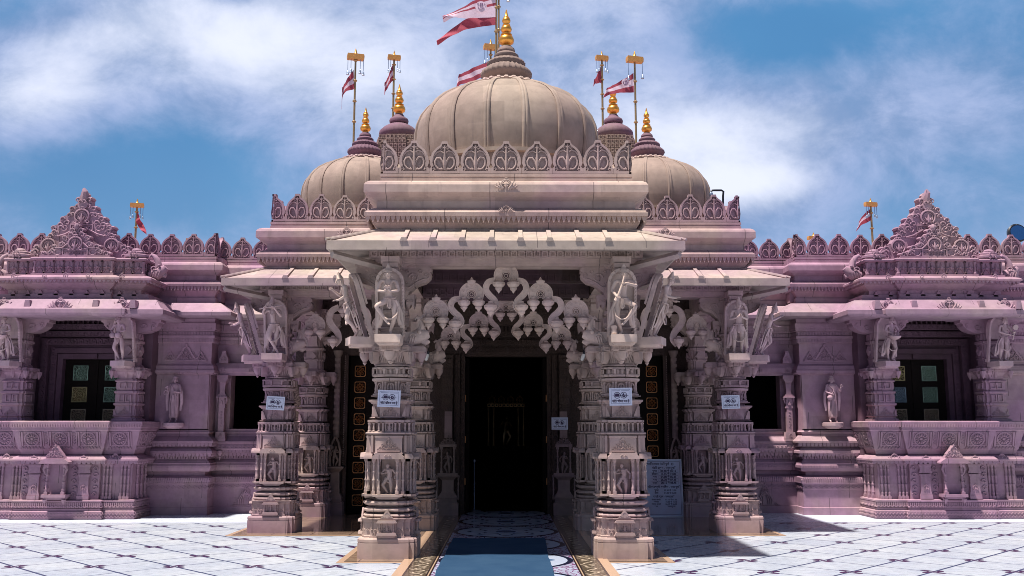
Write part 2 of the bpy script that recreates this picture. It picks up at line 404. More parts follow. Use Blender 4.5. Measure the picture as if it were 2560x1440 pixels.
def m_tiles():
    m,t,b=nt('marble_tiles'); g=G(t); geo=g.n('ShaderNodeNewGeometry'); sp=g.n('ShaderNodeSeparateXYZ'); pos=geo.outputs['Position']; g.set(sp.inputs[0],pos)
    x,y=sp.outputs[0],sp.outputs[1]
    ax=g.m('ABSOLUTE',x); side=g.m('GREATER_THAN',x,0)
    p=g.m('DIVIDE',g.m('SUBTRACT',ax,2.05),.94)
    q=g.m('ADD',g.m('DIVIDE',g.m('SUBTRACT',11.75,y),.965),g.m('MULTIPLY',side,.5))
    def near(v,k=1.0):
        w=g.m('MULTIPLY',v,k); return g.m('DIVIDE',g.m('ABSOLUTE',g.m('SUBTRACT',w,g.m('ROUND',w))),k)
    A=near(g.m('ADD',p,q)); B=near(g.m('SUBTRACT',p,q),1.0)
    la=g.m('LESS_THAN',A,.026); lb=g.m('LESS_THAN',B,.016)
    dx=g.m('SUBTRACT',p,g.m('ROUND',p)); dy=g.m('SUBTRACT',q,g.m('ROUND',q))
    adx=g.m('ABSOLUTE',dx); ady=g.m('ABSOLUTE',dy)
    r=g.m('SQRT',g.m('ADD',g.m('MULTIPLY',dx,dx),g.m('MULTIPLY',dy,dy)))
    ang=g.m('ARCTAN2',dy,dx)
    pet=g.m('ADD',.12,g.m('MULTIPLY',g.m('COSINE',g.m('MULTIPLY',g.m('ADD',ang,g.m('MULTIPLY',r,3)),4)),.055))
    mo=g.m('LESS_THAN',r,pet); hole=g.m('MULTIPLY',g.m('GREATER_THAN',r,.03),g.m('LESS_THAN',r,.05))
    mo=g.m('SUBTRACT',mo,hole,clamp=True)
    n=g.noise(pos,1.3,5,.65); n2=g.noise(pos,9,4,.6)
    # each slab has its own tone
    wn=g.n('ShaderNodeTexWhiteNoise',noise_dimensions='2D'); cb=g.n('ShaderNodeCombineXYZ')
    g.set(cb.inputs[0],g.m('FLOOR',g.m('ADD',p,q))); g.set(cb.inputs[1],g.m('FLOOR',g.m('SUBTRACT',p,q))); g.set(wn.inputs[0],cb.outputs[0])
    base=g.mix(g.ss(n,.3,.75),c4(.50,.53,.58),c4(.37,.41,.50))
    base=g.mix(g.m('MULTIPLY',wn.outputs[0],.5),base,c4(.36,.40,.49))
    base=g.mix(g.ss(n2,.55,.8,0,.3),base,c4(.42,.42,.5))
    ln=g.m('MAXIMUM',la,lb)
    col=g.mix(ln,base,c4(.045,.06,.13)); col=g.mix(mo,col,c4(.05,.02,.065))
    # plain border strip in front of the walls
    by=g.m('GREATER_THAN',y,17.15); stripe=g.m('MULTIPLY',g.m('GREATER_THAN',y,17.15),g.m('LESS_THAN',y,17.19))
    col=g.mix(by,col,c4(.60,.65,.76)); col=g.mix(stripe,col,c4(.12,.10,.2))
    g.set(b.inputs['Base Color'],col); g.set(b.inputs['Roughness'],g.ss(n2,.3,.8,.22,.42)); b.inputs['Specular IOR Level'].default_value=.35
    return m
def m_pathway():
    m,t,b=nt('inlaid_marble_path'); g=G(t); geo=g.n('ShaderNodeNewGeometry'); sp=g.n('ShaderNodeSeparateXYZ'); pos=geo.outputs['Position']; g.set(sp.inputs[0],pos)
    x,y=sp.outputs[0],sp.outputs[1]; ax=g.m('ABSOLUTE',x)
    q=g.m('DIVIDE',g.m('SUBTRACT',y,12.2),1.68); dy=g.m('MULTIPLY',g.m('SUBTRACT',q,g.m('ROUND',q)),1.68)
    def rr(px,py):
        a=g.m('SUBTRACT',x,px); return g.m('SQRT',g.m('ADD',g.m('MULTIPLY',a,a),g.m('MULTIPLY',py,py)))
    r=rr(0.0,dy)
    q2=g.m('DIVIDE',g.m('SUBTRACT',y,13.04),1.68); dy2=g.m('MULTIPLY',g.m('SUBTRACT',q2,g.m('ROUND',q2)),1.68)
    ring=g.m('MULTIPLY',g.m('GREATER_THAN',r,.76),g.m('LESS_THAN',r,.83))
    ang=g.m('ARCTAN2',dy,x)
    lob=g.m('ADD',.46,g.m('MULTIPLY',g.m('COSINE',g.m('MULTIPLY',ang,8)),.12))
    fl=g.m('LESS_THAN',g.m('ABSOLUTE',g.m('SUBTRACT',r,lob)),.03)
    core=g.m('LESS_THAN',r,.16)
    out=g.m('GREATER_THAN',r,.83)
    v=g.n('ShaderNodeTexVoronoi',feature='DISTANCE_TO_EDGE'); g.set(v.inputs['Vector'],pos); v.inputs['Scale'].default_value=13
    swirl=g.m('LESS_THAN',v.outputs[0],.085)
    nz=g.noise(pos,3,4)
    col=g.mix(nz,c4(.58,.64,.78),c4(.42,.50,.68))
    col=g.mix(g.m('MULTIPLY',out,swirl),col,c4(.22,.08,.20))
    col=g.mix(fl,col,c4(.05,.14,.30)); col=g.mix(core,col,c4(.10,.16,.34)); col=g.mix(ring,col,c4(.012,.015,.04))
    # bands along the path
    v2=g.n('ShaderNodeTexVoronoi',feature='F1',distance='MANHATTAN'); g.set(v2.inputs['Vector'],pos); v2.inputs['Scale'].default_value=15
    tan_=g.mix(g.m('GREATER_THAN',v2.outputs[0],.52),c4(.42,.33,.25),c4(.10,.075,.05))
    w=g.m('LESS_THAN',g.m('ABSOLUTE',g.m('SUBTRACT',g.m('SUBTRACT',ax,.99),g.m('MULTIPLY',g.m('SINE',g.m('MULTIPLY',y,21)),.055))),.012)
    tan_=g.mix(w,tan_,c4(.62,.50,.38))
    def band(a,c): return g.m('MULTIPLY',g.m('GREATER_THAN',ax,a),g.m('LESS_THAN',ax,c))
    col=g.mix(g.m('GREATER_THAN',ax,.83),col,c4(.03,.02,.02))
    col=g.mix(band(.85,.865),col,c4(.55,.38,.26))
    col=g.mix(band(.885,1.12),col,tan_)
    col=g.mix(g.m('GREATER_THAN',ax,1.145),col,c4(.55,.37,.25))
    g.set(b.inputs['Base Color'],col); b.inputs['Roughness'].default_value=.13; b.inputs['Specular IOR Level'].default_value=.6
    return m
def m_porchfloor():
    m,t,b=nt('polished_brown_marble'); g=G(t); geo=g.n('ShaderNodeNewGeometry'); pos=geo.outputs['Position']; sp=g.n('ShaderNodeSeparateXYZ'); g.set(sp.inputs[0],pos)
    n=g.noise(pos,2.2,5,.65,1.5)
    def ln(s,o): 
        w=g.m('DIVIDE',g.m('SUBTRACT',s,o),.6); return g.m('LESS_THAN',g.m('ABSOLUTE',g.m('SUBTRACT',w,g.m('ROUND',w))),.012)
    l=g.m('MAXIMUM',ln(sp.outputs[0],1.2),ln(sp.outputs[1],12.1))
    col=g.mix(g.ss(n,.3,.7),c4(.30,.21,.15),c4(.20,.13,.095)); col=g.mix(l,col,c4(.05,.03,.03))
    g.set(b.inputs['Base Color'],col); b.inputs['Roughness'].default_value=.1; b.inputs['Specular IOR Level'].default_value=.6
    return m
def m_carpet():
    m,t,b=nt('blue_carpet_pile'); g=G(t); tc=g.n('ShaderNodeTexCoord')
    n=g.noise(tc.outputs['Object'],160,2,.7); n2=g.noise(tc.outputs['Object'],2.4,4,.6)
    col=g.mix(g.ss(n2,.3,.7),c4(.012,.04,.09),c4(.022,.056,.11)); col=g.mix(g.ss(n,.3,.75,0,.6),col,c4(.035,.075,.14))
    g.set(b.inputs['Base Color'],col); b.inputs['Roughness'].default_value=.95; b.inputs['Specular IOR Level'].default_value=.1
    g.set(b.inputs['Normal'],g.bump(n,.6,.004)); return m
# ================================================================ sun, sky, camera
SUN_EL=radians(71); SUN_DIR=Vector((1.1,.72,-3.8)).normalized()   # direction the light travels
def make_world():
    w=bpy.data.worlds.new('World'); SC.world=w; w.use_nodes=True; t=w.node_tree; t.nodes.clear(); g=G(t)
    out=g.n('ShaderNodeOutputWorld'); bg=g.n('ShaderNodeBackground'); t.links.new(bg.outputs[0],out.inputs[0])
    sky=g.n('ShaderNodeTexSky',sky_type='NISHITA'); sky.sun_disc=False
    tos=-SUN_DIR; sky.sun_elevation=math.asin(tos.z); sky.sun_rotation=atan2(tos.x,tos.y); sky.air_density=1.4; sky.dust_density=.6; sky.ozone_density=3.0
    tc=g.n('ShaderNodeTexCoord'); D=tc.outputs['Generated']; sp=g.n('ShaderNodeSeparateXYZ'); g.set(sp.inputs[0],D)
    inv=g.m('MAXIMUM',sp.outputs[1],.15)
    # cloud deck coordinates: azimuth-like and elevation-like
    U=g.m('DIVIDE',sp.outputs[0],g.m('ADD',g.m('ABSOLUTE',sp.outputs[1]),.25)); V=g.m('DIVIDE',sp.outputs[2],g.m('ADD',g.m('ABSOLUTE',sp.outputs[1]),.25))
    cb=g.n('ShaderNodeCombineXYZ'); g.set(cb.inputs[0],U); g.set(cb.inputs[1],g.m('MULTIPLY',V,1.35)); g.set(cb.inputs[2],g.m('MULTIPLY',g.m('GREATER_THAN',sp.outputs[1],0),3.0))
    n=g.noise(cb.outputs[0],3.1,12,.56,.25); n2=g.noise(cb.outputs[0],10.0,10,.66,.3); n3=g.noise(cb.outputs[0],1.3,4,.5,.0)
    d=g.m('ADD',g.m('MULTIPLY',n,1.05),g.m('MULTIPLY',n2,.33)); d=g.m('ADD',d,g.m('SUBTRACT',g.m('MULTIPLY',n3,.25),.23))
    def blob(u,v,ru,rv,amt):
        u0=(u-1265)/FPX; V0=tan(PITCH+atan((720-v)/FPX))/1.25; U0=u0/1.25
        a=g.m('DIVIDE',g.m('SUBTRACT',U,U0),ru/FPX/1.25); b_=g.m('DIVIDE',g.m('SUBTRACT',V,V0),rv/FPX/1.25)
        r=g.m('ADD',g.m('MULTIPLY',a,a),g.m('MULTIPLY',b_,b_))
        return g.m('MULTIPLY',g.m('POWER',2.718,g.m('MULTIPLY',r,-1.0)),amt)
    tot=d
    for bl in BLOBS: tot=g.m('ADD',tot,blob(*bl))
    f=g.ss(tot,.28,.66); lum=g.ss(tot,.56,.98); K=SKY_K
    deep=g.ss(n3,.35,.65)
    bl_=g.mix(deep,c4(.025*K,.17*K,.43*K),c4(.08*K,.30*K,.60*K))
    blue=g.mix(.8,sky.outputs[0],bl_)
    shade=g.ss(n2,.35,.65)
    cl1=g.mix(shade,c4(.26*K,.37*K,.62*K),c4(.40*K,.50*K,.78*K))
    cloud=g.mix(lum,cl1,c4(.90*K,.94*K,1.10*K))
    blue=g.mix(g.ss(V,.02,.30,.55,0),blue,c4(.27*K,.50*K,.80*K))
    col=g.mix(g.m('MULTIPLY',f,.95),blue,cloud)
    # the sky is deeper overhead and behind
    zen=g.ss(sp.outputs[2],.50,.85,1.0,.40); bk=g.ss(sp.outputs[1],-.5,.2,.55,1.0)
    hs=g.n('ShaderNodeHueSaturation'); g.set(hs.inputs['Color'],col); g.set(hs.inputs['Value'],g.m('MULTIPLY',zen,bk))
    g.set(bg.inputs[0],hs.outputs[0]); bg.inputs[1].default_value=.075
SKY_K=7.3
BLOBS=[(620,110,210,110,.26),(430,40,260,70,.12),(1000,170,330,150,.10),(250,90,240,90,.10),(60,270,130,90,.12),(1860,470,200,60,.30),(1750,360,320,110,.10),(2200,330,430,80,.12),(2300,210,300,60,.05),(1180,60,200,80,.05),
       (520,430,330,130,-.22),(150,440,300,120,-.18),(1980,110,360,120,-.27),(2480,60,200,110,-.08),(30,60,190,80,-.22),(560,15,60,30,-.25),(1560,60,170,70,.05),(2300,560,300,60,-.04),(330,560,300,70,-.10)]
def make_light():
    l=bpy.data.lights.new('sun','SUN'); l.energy=4.3; l.angle=radians(2.0); l.color=(1,.93,.84)
    o=bpy.data.objects.new('sun',l); COL.objects.link(o); o.rotation_euler=SUN_DIR.to_track_quat('-Z','Y').to_euler(); o.location=(-6,-4,20)
def make_camera():
    c=bpy.data.cameras.new('camera'); c.sensor_width=36; c.lens=36*FPX/2560; c.clip_end=3000; c.clip_start=.05
    o=bpy.data.objects.new('camera',c); COL.objects.link(o); o.location=(0,0,EYE)
    o.rotation_euler=(pi/2+PITCH,0,-atan(15/FPX)); SC.camera=o
    SC.view_settings.view_transform='Standard'; SC.view_settings.look='None'; SC.view_settings.exposure=.90; SC.view_settings.gamma=1
    SC.cycles.max_bounces=6; SC.cycles.diffuse_bounces=2; SC.cycles.use_denoising=True; SC.cycles.filter_width=.9; SC.cycles.denoising_prefilter='ACCURATE'
make_world(); make_light(); make_camera()
# ================================================================ ground
def sheet(name,pts,z,mat,**kw):
    mb=MB(); mb.add([(x,y,z) for x,y in pts],[tuple(range(len(pts)))]); return mb.build(name,mat,sm=False,**kw)
def rect(x0,x1,y0,y1): return [(x0,y0),(x1,y0),(x1,y1),(x0,y1)]
sheet('ground',rect(-600,600,-40,1200),-.02,simple('far_ground',(.30,.26,.24),.9),kind='structure')
sheet('courtyard_ground',rect(-26,26,-8,19.8),0,m_tiles(),kind='structure')
pf=[(-1.98,12.1),(1.98,12.1),(1.98,15.1),(4.2,15.1),(4.2,19.6),(-4.2,19.6),(-4.2,15.1),(-1.98,15.1)]
sheet('porch_floor',pf,.008,m_porchfloor(),kind='structure')
def floor_border():
    mb=MB(); a=offs(pf,.085,True); 
    for i in range(len(pf)):
        if i==4: continue
        j=(i+1)%len(pf); mb.add([(pf[i][0],pf[i][1],.004),(pf[j][0],pf[j][1],.004),(a[j][0],a[j][1],.004),(a[i][0],a[i][1],.004)],[(0,1,2,3)])
    mb.build('porch_floor_border',simple('peach_marble_strip',(.50,.34,.24),.2),sm=False,kind='structure')
floor_border()
sheet('path',rect(-1.26,1.26,2,19.4),.014,m_pathway(),kind='structure')
def carpet():
    mb=MB(); nx,ny=14,70; vs=[]; fs=[]
    for j in range(ny+1):
        t=j/ny; y=3.0+11.48*t; xl=-.80+.025*t+.006*sin(y*3.1)+.004*sin(y*7.7); xr=.44+.125*t+.007*sin(y*2.3+1)+.004*sin(y*9)
        for i in range(nx+1):
            u=i/nx; z=.028+.003*sin(y*2.1+u*3)+.002*sin(y*5.3+u*7)+.0015*sin(u*19); z+= .006*(abs(u-.5)*2)**8*(.5+.5*sin(y*4))
            vs.append((xl+(xr-xl)*u,y,z))
    n=len(vs); vs += [(x,y,z-.010) for x,y,z in vs]; w=nx+1
    for j in range(ny):
        for i in range(nx): q=(j*w+i,j*w+i+1,(j+1)*w+i+1,(j+1)*w+i); fs += [q,tuple(n+k for k in reversed(q))]
        for i in (0,nx): fs.append((j*w+i,(j+1)*w+i,n+(j+1)*w+i,n+j*w+i))
    for i in range(nx):
        for j in (0,ny): fs.append((j*w+i,j*w+i+1,n+j*w+i+1,n+j*w+i))
    mb.add(vs,fs)
    mb.build('runner_carpet',m_carpet(),label='long blue carpet runner laid on the path up to the main door',cat='carpet',ang=60)
carpet()
# ================================================================ the temple
T=empty('temple',label='ornate carved pink sandstone temple with domes, porches and pillars',cat='temple')
def both(fn):
    for s in (-1,1): fn(s)
def mir(path,s):
    """mirror a left-to-right path for the left side, keeping outward on the right hand"""
    return path if s>0 else [(-x,y) for x,y in reversed(path)]
ENT=[(-.3,4.14),(.0,4.16),(.0,4.20),(.01,4.22),(.06,4.285),(.075,4.30),(.075,4.372),(.17,4.38),(.175,4.43),(.15,4.445),(.15,4.455),(.085,4.50),(.03,4.51),(.03,4.61),(.05,4.62),(.17,4.69),(.185,4.70),(.185,4.80),(.165,4.835),(.12,4.865),(.10,4.87),(0.0,4.872),(0,4.93),(-.012,4.935),(-.012,4.95),(0,4.955),(0,4.995),(-.3,5.0)]
SEC={'c':[(-1.69,15.7),(-1.69,12.5),(1.69,12.5),(1.69,15.7)]}
def side_path(s): return mir([(1.885,15.5),(3.88,15.5),(3.88,19.3)],s)
def wing_path(s): return mir([(4.07,19.1),(5.72,19.1),(5.72,18.7),(13.5,18.7)],s)
def entab(name,path,dz=0,orn=()):
    mb=MB(); mb.push(0,0,dz)
    sweep(mb,path,ENT); teeth(mb,path,.158,4.29,4.378,.066,.022)
    mb.pop(); o=mb.build(name,M_ST,T,ang=25); return o
c0=entab('cornice',SEC['c'])
def orns():
    for y,z,r in ((12.31,4.80,.13),(12.335,4.47,.09)):
        mb=MB(); mb.push(0,y,z); ornament(mb,0,0,r); mb.pop(); mb.build('cornice_ornament',M_ST,c0)
orns()
for s in (-1,1):
    o=entab('cornice',side_path(s),-.004)
    for y,z,r in ((15.31,4.78,.13),(15.33,4.46,.09)):
        mb=MB(); mb.push(s*2.59,y,z); ornament(mb,0,0,r); mb.pop(); mb.build('cornice_ornament',M_ST,o)
    entab('cornice',wing_path(s),-.008)
# solid masses behind the mouldings (roof slabs, keep light out of the rooms)
def roofs():
    mb=MB()
    mb.box(-1.6,1.6,12.6,19.2,4.17,4.985); mb.box(-3.78,-1.6,15.6,19.4,4.17,4.98); mb.box(1.6,3.78,15.6,19.4,4.17,4.98)
    for s in (-1,1):
        mb.box(min(s*3.78,s*5.62),max(s*3.78,s*5.62),19.2,30,4.1,4.975); mb.box(min(s*5.62,s*14),max(s*5.62,s*14),18.8,30,4.1,4.97)
    mb.box(-3.78,3.78,19.4,30,4.1,4.965)
    mb.build('roof',M_ST,T,sm=False)
roofs()
# ---- pierced crest panels on the parapets
def crests():
    mb=MB(); crest(mb); full=mb.build('crest_panel',M_CREST,T).data
    first=KEEP=SC.objects[-1] if False else None
    def half(sgn):
        bm=bmesh.new(); bm.from_mesh(full)
        bmesh.ops.bisect_plane(bm,geom=bm.verts[:]+bm.edges[:]+bm.faces[:],plane_co=(0,0,0),plane_no=(sgn,0,0),clear_outer=True)
        me=bpy.data.meshes.new('crest_half'); bm.to_mesh(me); bm.free(); me.materials.append(M_CREST); return me
    hl,hr=half(1),half(-1)     # left half kept / right half kept
    used=[False]
    base=[o for o in SC.objects if o.data==full][0]
    def put(me,x,y,a,z=5.0,sc=1,w=1):
        if me is full and not used[0]: o=base; used[0]=True
        else: o=obj('crest_panel',me,T)
        o.location=(x,y,z); o.rotation_euler.z=a+random.uniform(-.012,.012); o.rotation_euler.y=random.uniform(-.012,.012); h_=sc*random.uniform(.965,1.03); o.scale=(sc*w,sc,h_)
    def run(path,pitch,ends=(1,1),sc=1.0):
        sg=segs(path,-.04); 
        for i,(x,y,a,L) in enumerate(sg):
            if L<.12: continue
            h0 = 1 if (i>0 or ends[0]) else 0; h1 = 1 if (i<len(sg)-1 or ends[1]) else 0
            n=max(1,round(L/pitch)-0)   # half panel + (n-1) full + half panel
            p=L/n
            d=(cos(a),sin(a)); w=p/.388/sc
            for k in range(n+1):
                t=k*p; me=full
                if k==0: me = hr
                if k==n: me = hl
                if (k==0 and not h0) or (k==n and not h1): continue
                put(me,x+d[0]*t,y+d[1]*t,a,sc=sc,w=w)
    run(SEC['c'],.40)
    for s in (-1,1):
        run(side_path(s),.40); run(wing_path(s),.43,sc=1.0)
crests()
# ---- domes
def dome(cx,cy,z0,k,n,name='dome'):
    mb=MB(); mb.push(cx,cy,z0,sc=k)
    mb.lathe([(1.40,-1.0),(1.40,-.52),(1.45,-.51),(1.45,-.455),(1.37,-.45)],seg=48)
    pr=[(1.355,-.46),(1.385,-.25),(1.40,-.08),(1.395,.08),(1.37,.23),(1.315,.37),(1.225,.495),(1.10,.61),(.95,.705),(.8,.775),(.65,.83),(.5,.875),(.3,.92),(.1,.94)]
    mb.lathe(pr,seg=64)
    mb.pop(); d=mb.build(name,M_DOME,T,ang=50)
    for i in range(n):
        a=2*pi*(i+.5)/n; mb=MB(); mb.push(cx,cy,z0,sc=k)
        for da in (-.018,.018):
            mb.tube([((r+.004)*cos(a+da/max(r,.3)),(r+.004)*sin(a+da/max(r,.3)),z) for r,z in pr[:-2]],[.03*(.55+.45*r/1.4) for r,z in pr[:-2]],6)
        mb.pop(); mb.build('dome_rib',M_DOME,d,ang=60)
    # lotus ring and grooved discs
    mb=MB(); mb.push(cx,cy,z0,sc=k)
    mb.lathe([(.48,.85),(.53,.90),(.49,.935),(.3,.97)],seg=40)
    for i in range(28):
        a=2*pi*i/28
        mb.push(.49*cos(a),0.49*sin(a),.905,rz=a-pi/2); mb.ball(0,.0,0,.052,.075,.045,seg=6,rings=4); mb.pop()
    mb.lathe([(.33,.93),(.30,.98),(.29,1.06)],seg=32)
    mb.pop(); mb.build('lotus_ring',M_ST,d)
    mb=MB(); mb.push(cx,cy,z0,sc=k)
    mb.lathe([(.27,1.0),(.31,1.04),(.365,1.08),(.385,1.12),(.375,1.16),(.32,1.21),(.275,1.25)],seg=56,lobes=28,amp=.06)
    mb.lathe([(.25,1.24),(.28,1.27),(.288,1.31),(.25,1.355),(.19,1.38)],seg=48,lobes=24,amp=.06)
    mb.lathe([(.17,1.37),(.195,1.40),(.195,1.44),(.15,1.48),(.12,1.49),(.14,1.515),(.13,1.555),(.08,1.60)],seg=28)
    mb.pop(); mb.build('grooved_disc',M_DISC,d,ang=40)
    kalash(cx,cy,z0+1.585*k,k,d)
    return d
def kalash(cx,cy,z,k,par):
    mb=MB(); mb.push(cx,cy,z,sc=k)
    mb.lathe([(.06,0),(.075,.01),(.075,.03),(.06,.04),(.115,.075),(.124,.12),(.11,.165),(.075,.19),(.09,.2),(.09,.215),(.05,.23),(.05,.245),(.078,.265),(.088,.30),(.078,.335),(.05,.355),(.062,.365),(.062,.375),(.04,.385),(.04,.395),(.06,.415),(.067,.445),(.06,.475),(.035,.49),(.045,.5),(.03,.52),(.02,.57),(.006,.63)],seg=20)
    mb.pop(); mb.build('gilded_finial',M_GOLD,par,ang=50)
dome(0,14.4,5.97,1.0,16)
for s in (-1,1): dome(s*2.58,17.0,5.73,.785,16)
# ---- small spires (shikharas) behind
def spire(s):
    x,y=s*2.78,24
    mb=MB(); 
    mb.push(0,0,-.12)
    for i,(h,z) in enumerate(((.78,7.2),(.74,7.6),(.68,8.0),(.60,8.4),(.53,8.75))):
        pl=[(x+a,y+b) for a,b in planxy(h,((h*.7,.05),(h*.4,.09)))]
        hn=((.74,7.6),(.68,8.0),(.60,8.4),(.53,8.75),(.44,9.12))[i]
        k=hn[0]-h
        sweep(mb,pl,[(0,z),(k,hn[1])],closed=True)
    mb.pop(); mb.box(x-.9,x+.9,y-.9,y+.9,4.9,7.25); mb.push(0,0,-.12)
    for c in range(-4,5):
        for r in range(7):
            z=8.25+r*.125; w=.60-.13*(r/7)
            u=c*.11*(w/.55); yy=y-w-.11+(.0 if abs(c)<3 else .05)
            mb.push(x+u,yy,z); mb.box(-.05,.05,.0,.12,-.01,.11); mb.ring([(-.045,0),(.045,0),(.045,.1),(-.045,.1)],[(-.025,.02),(.025,.02),(.025,.08),(-.025,.08)],-.02,.05); mb.pop()
    mb.pop(); o=mb.build('spire',M_CV,T)
    mb=MB(); mb.lathe([(.34,8.96),(.43,9.03),(.49,9.12),(.48,9.22),(.38,9.32),(.26,9.40),(.2,9.42)],x,y,56,lobes=28,amp=.04)
    mb.lathe([(.2,9.44),(.24,9.47),(.25,9.52),(.23,9.57),(.15,9.62),(.13,9.66),(.1,9.7)],x,y,40)
    mb.build('grooved_disc',M_DISC,o,ang=40); kalash(x,y,9.68,1.32,o)
def planxy(h,st=()):
    side=[(-h,-h)]; p0=0
    for c,p in st: side += [(-c,-h-p0),(-c,-h-p)]; p0=p
    rev=[]; p0=0
    for c,p in st: rev += [(c,-h-p0),(c,-h-p)]; p0=p
    side += rev[::-1]
    out=[]
    for k in range(4):
        a=k*pi/2; out += [(x*cos(a)-y*sin(a), x*sin(a)+y*cos(a)) for x,y in side]
    return out
for s in (-1,1): spire(s)
# ---- sloping porch eaves with standing ribs
EAVE=[(.0,4.225),(.56,3.972),(.60,3.962),(.60,3.85),(.575,3.84),(-.02,3.95),(-.02,4.1)]
def eave(path,ribpitch,dz=0):
    mb=MB(); mb.push(0,0,dz); sweep(mb,path,EAVE,loop=True); mb.pop(); e=mb.build('sloping_eave',M_EAVE,T,ang=25)
    mb=MB(); mb.push(0,0,dz)
    n=len(path)
    for i in range(n-1):
        a=Vector(path[i]); b=Vector(path[i+1]); d=(b-a); L=d.length; d/=L; nn=Vector((d.y,-d.x))
        if L<.3: continue
        k=max(1,round(L/ribpitch))
        for j in range(k+1):
            if (j==0 and i>0) or False: pass
            p=a+d*(L*j/k)
            if j in (0,k): continue
            w=.028
            def pt(off,o,z): q=p+d*off+nn*o; return (q.x,q.y,z)
            mb.add([pt(-w,.01,4.21),(pt(w,.01,4.21)),pt(w,.58,3.96),pt(-w,.58,3.96),pt(-w,.01,4.245),pt(w,.01,4.245),pt(w,.58,4.0),pt(-w,.58,4.0)],
                   [(0,1,2,3),(4,5,6,7),(0,1,5,4),(1,2,6,5),(2,3,7,6),(3,0,4,7)])
            mb.add([pt(-.05,.575,3.955),pt(.05,.575,3.955),pt(.05,.613,3.955),pt(-.05,.613,3.955),pt(-.03,.575,4.007),pt(.03,.575,4.007),pt(.03,.613,4.0),pt(-.03,.613,4.0)],
                   [(0,1,2,3),(4,5,6,7),(0,1,5,4),(1,2,6,5),(2,3,7,6),(3,0,4,7)])
    q0=offs(path,0.0); q1=offs(path,.585)
    for i in range(1,n-1):
        for dd in (-.03,.03):
            mb.tube([(q0[i][0]+dd,q0[i][1],4.225),(q1[i][0]+dd,q1[i][1],3.98)],.018,6)
    for i in range(n-1):
        mb.tube([(q0[i][0],q0[i][1],4.225),(q0[i+1][0],q0[i+1][1],4.225)],.02,6)
    mb.pop(); mb.build('eave_rib',M_EAVE,e,ang=25)
    # timber-like hip strut under the corner
    return e
eave([(-1.66,15.6),(-1.66,12.48),(1.66,12.48),(1.66,15.6)],.355)
for s in (-1,1): eave(mir([(2.27,15.48),(3.86,15.48),(3.86,19.0)],s),.40,-.003)
def hips():
    for x0,y0 in ((1.4,12.75),(3.6,15.75)):
        for s in (-1,1):
            mb=MB(); xe,ye=(2.2,11.95) if x0<2 else (4.42,14.93)
            mb.tube([(s*x0,y0,3.70),(s*xe,ye,3.80)],.05,4)
            mb.build('eave_strut',M_EAVE,T,ang=25)
hips()
# ---- beams over the porch pillars
def beam(path,zs=(3.87,3.60)):
    mb=MB()
    prof=[(-.3,3.745),(.02,3.745),(.02,3.76),(.06,3.765),(.06,3.825),(.12,3.832),(.12,3.925),(.09,3.93),(.09,4.2),(-.3,4.2)]
    sweep(mb,path,prof,loop=True)
    scrolls(mb,path,.12,3.84,3.92,.10,.008)
    squares(mb,path,.124,3.838,3.922,.10,.014)
    return mb.build('beam',M_ST,T,ang=25)
beam([(-1.66,18.6),(-1.66,12.5),(1.66,12.5),(1.66,18.6)])
for s in (-1,1): beam(mir([(1.9,15.53),(3.85,15.53),(3.85,19)],s))
def inner_beam():
    def one(x0,x1,y0,y1,z0,z1,car=None):
        mb=MB(); mb.box(x0,x1,y0,y1,z0,z1)
        if car: squares(mb,[(x0+.03,y0),(x1-.03,y0)],0,car,car+.12,.11,.016)
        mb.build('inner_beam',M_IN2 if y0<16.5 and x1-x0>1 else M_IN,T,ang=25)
    one(-1.34,1.34,15.92,16.22,3.755,4.18,3.78)
    one(-3.8,-1.7,18.45,18.7,3.6,4.18); one(1.7,3.8,18.45,18.7,3.6,4.18); one(-1.34,1.34,18.45,18.58,3.6,4.18)
    for s in (-1,1): one(s*1.49-.15,s*1.49+.15,12.9,18.44,3.76,4.15)
    one(-1.33,1.33,14.2,14.3,3.78,4.17,3.80); one(-1.33,1.33,15.2,15.3,3.7,4.17,3.72)
inner_beam()
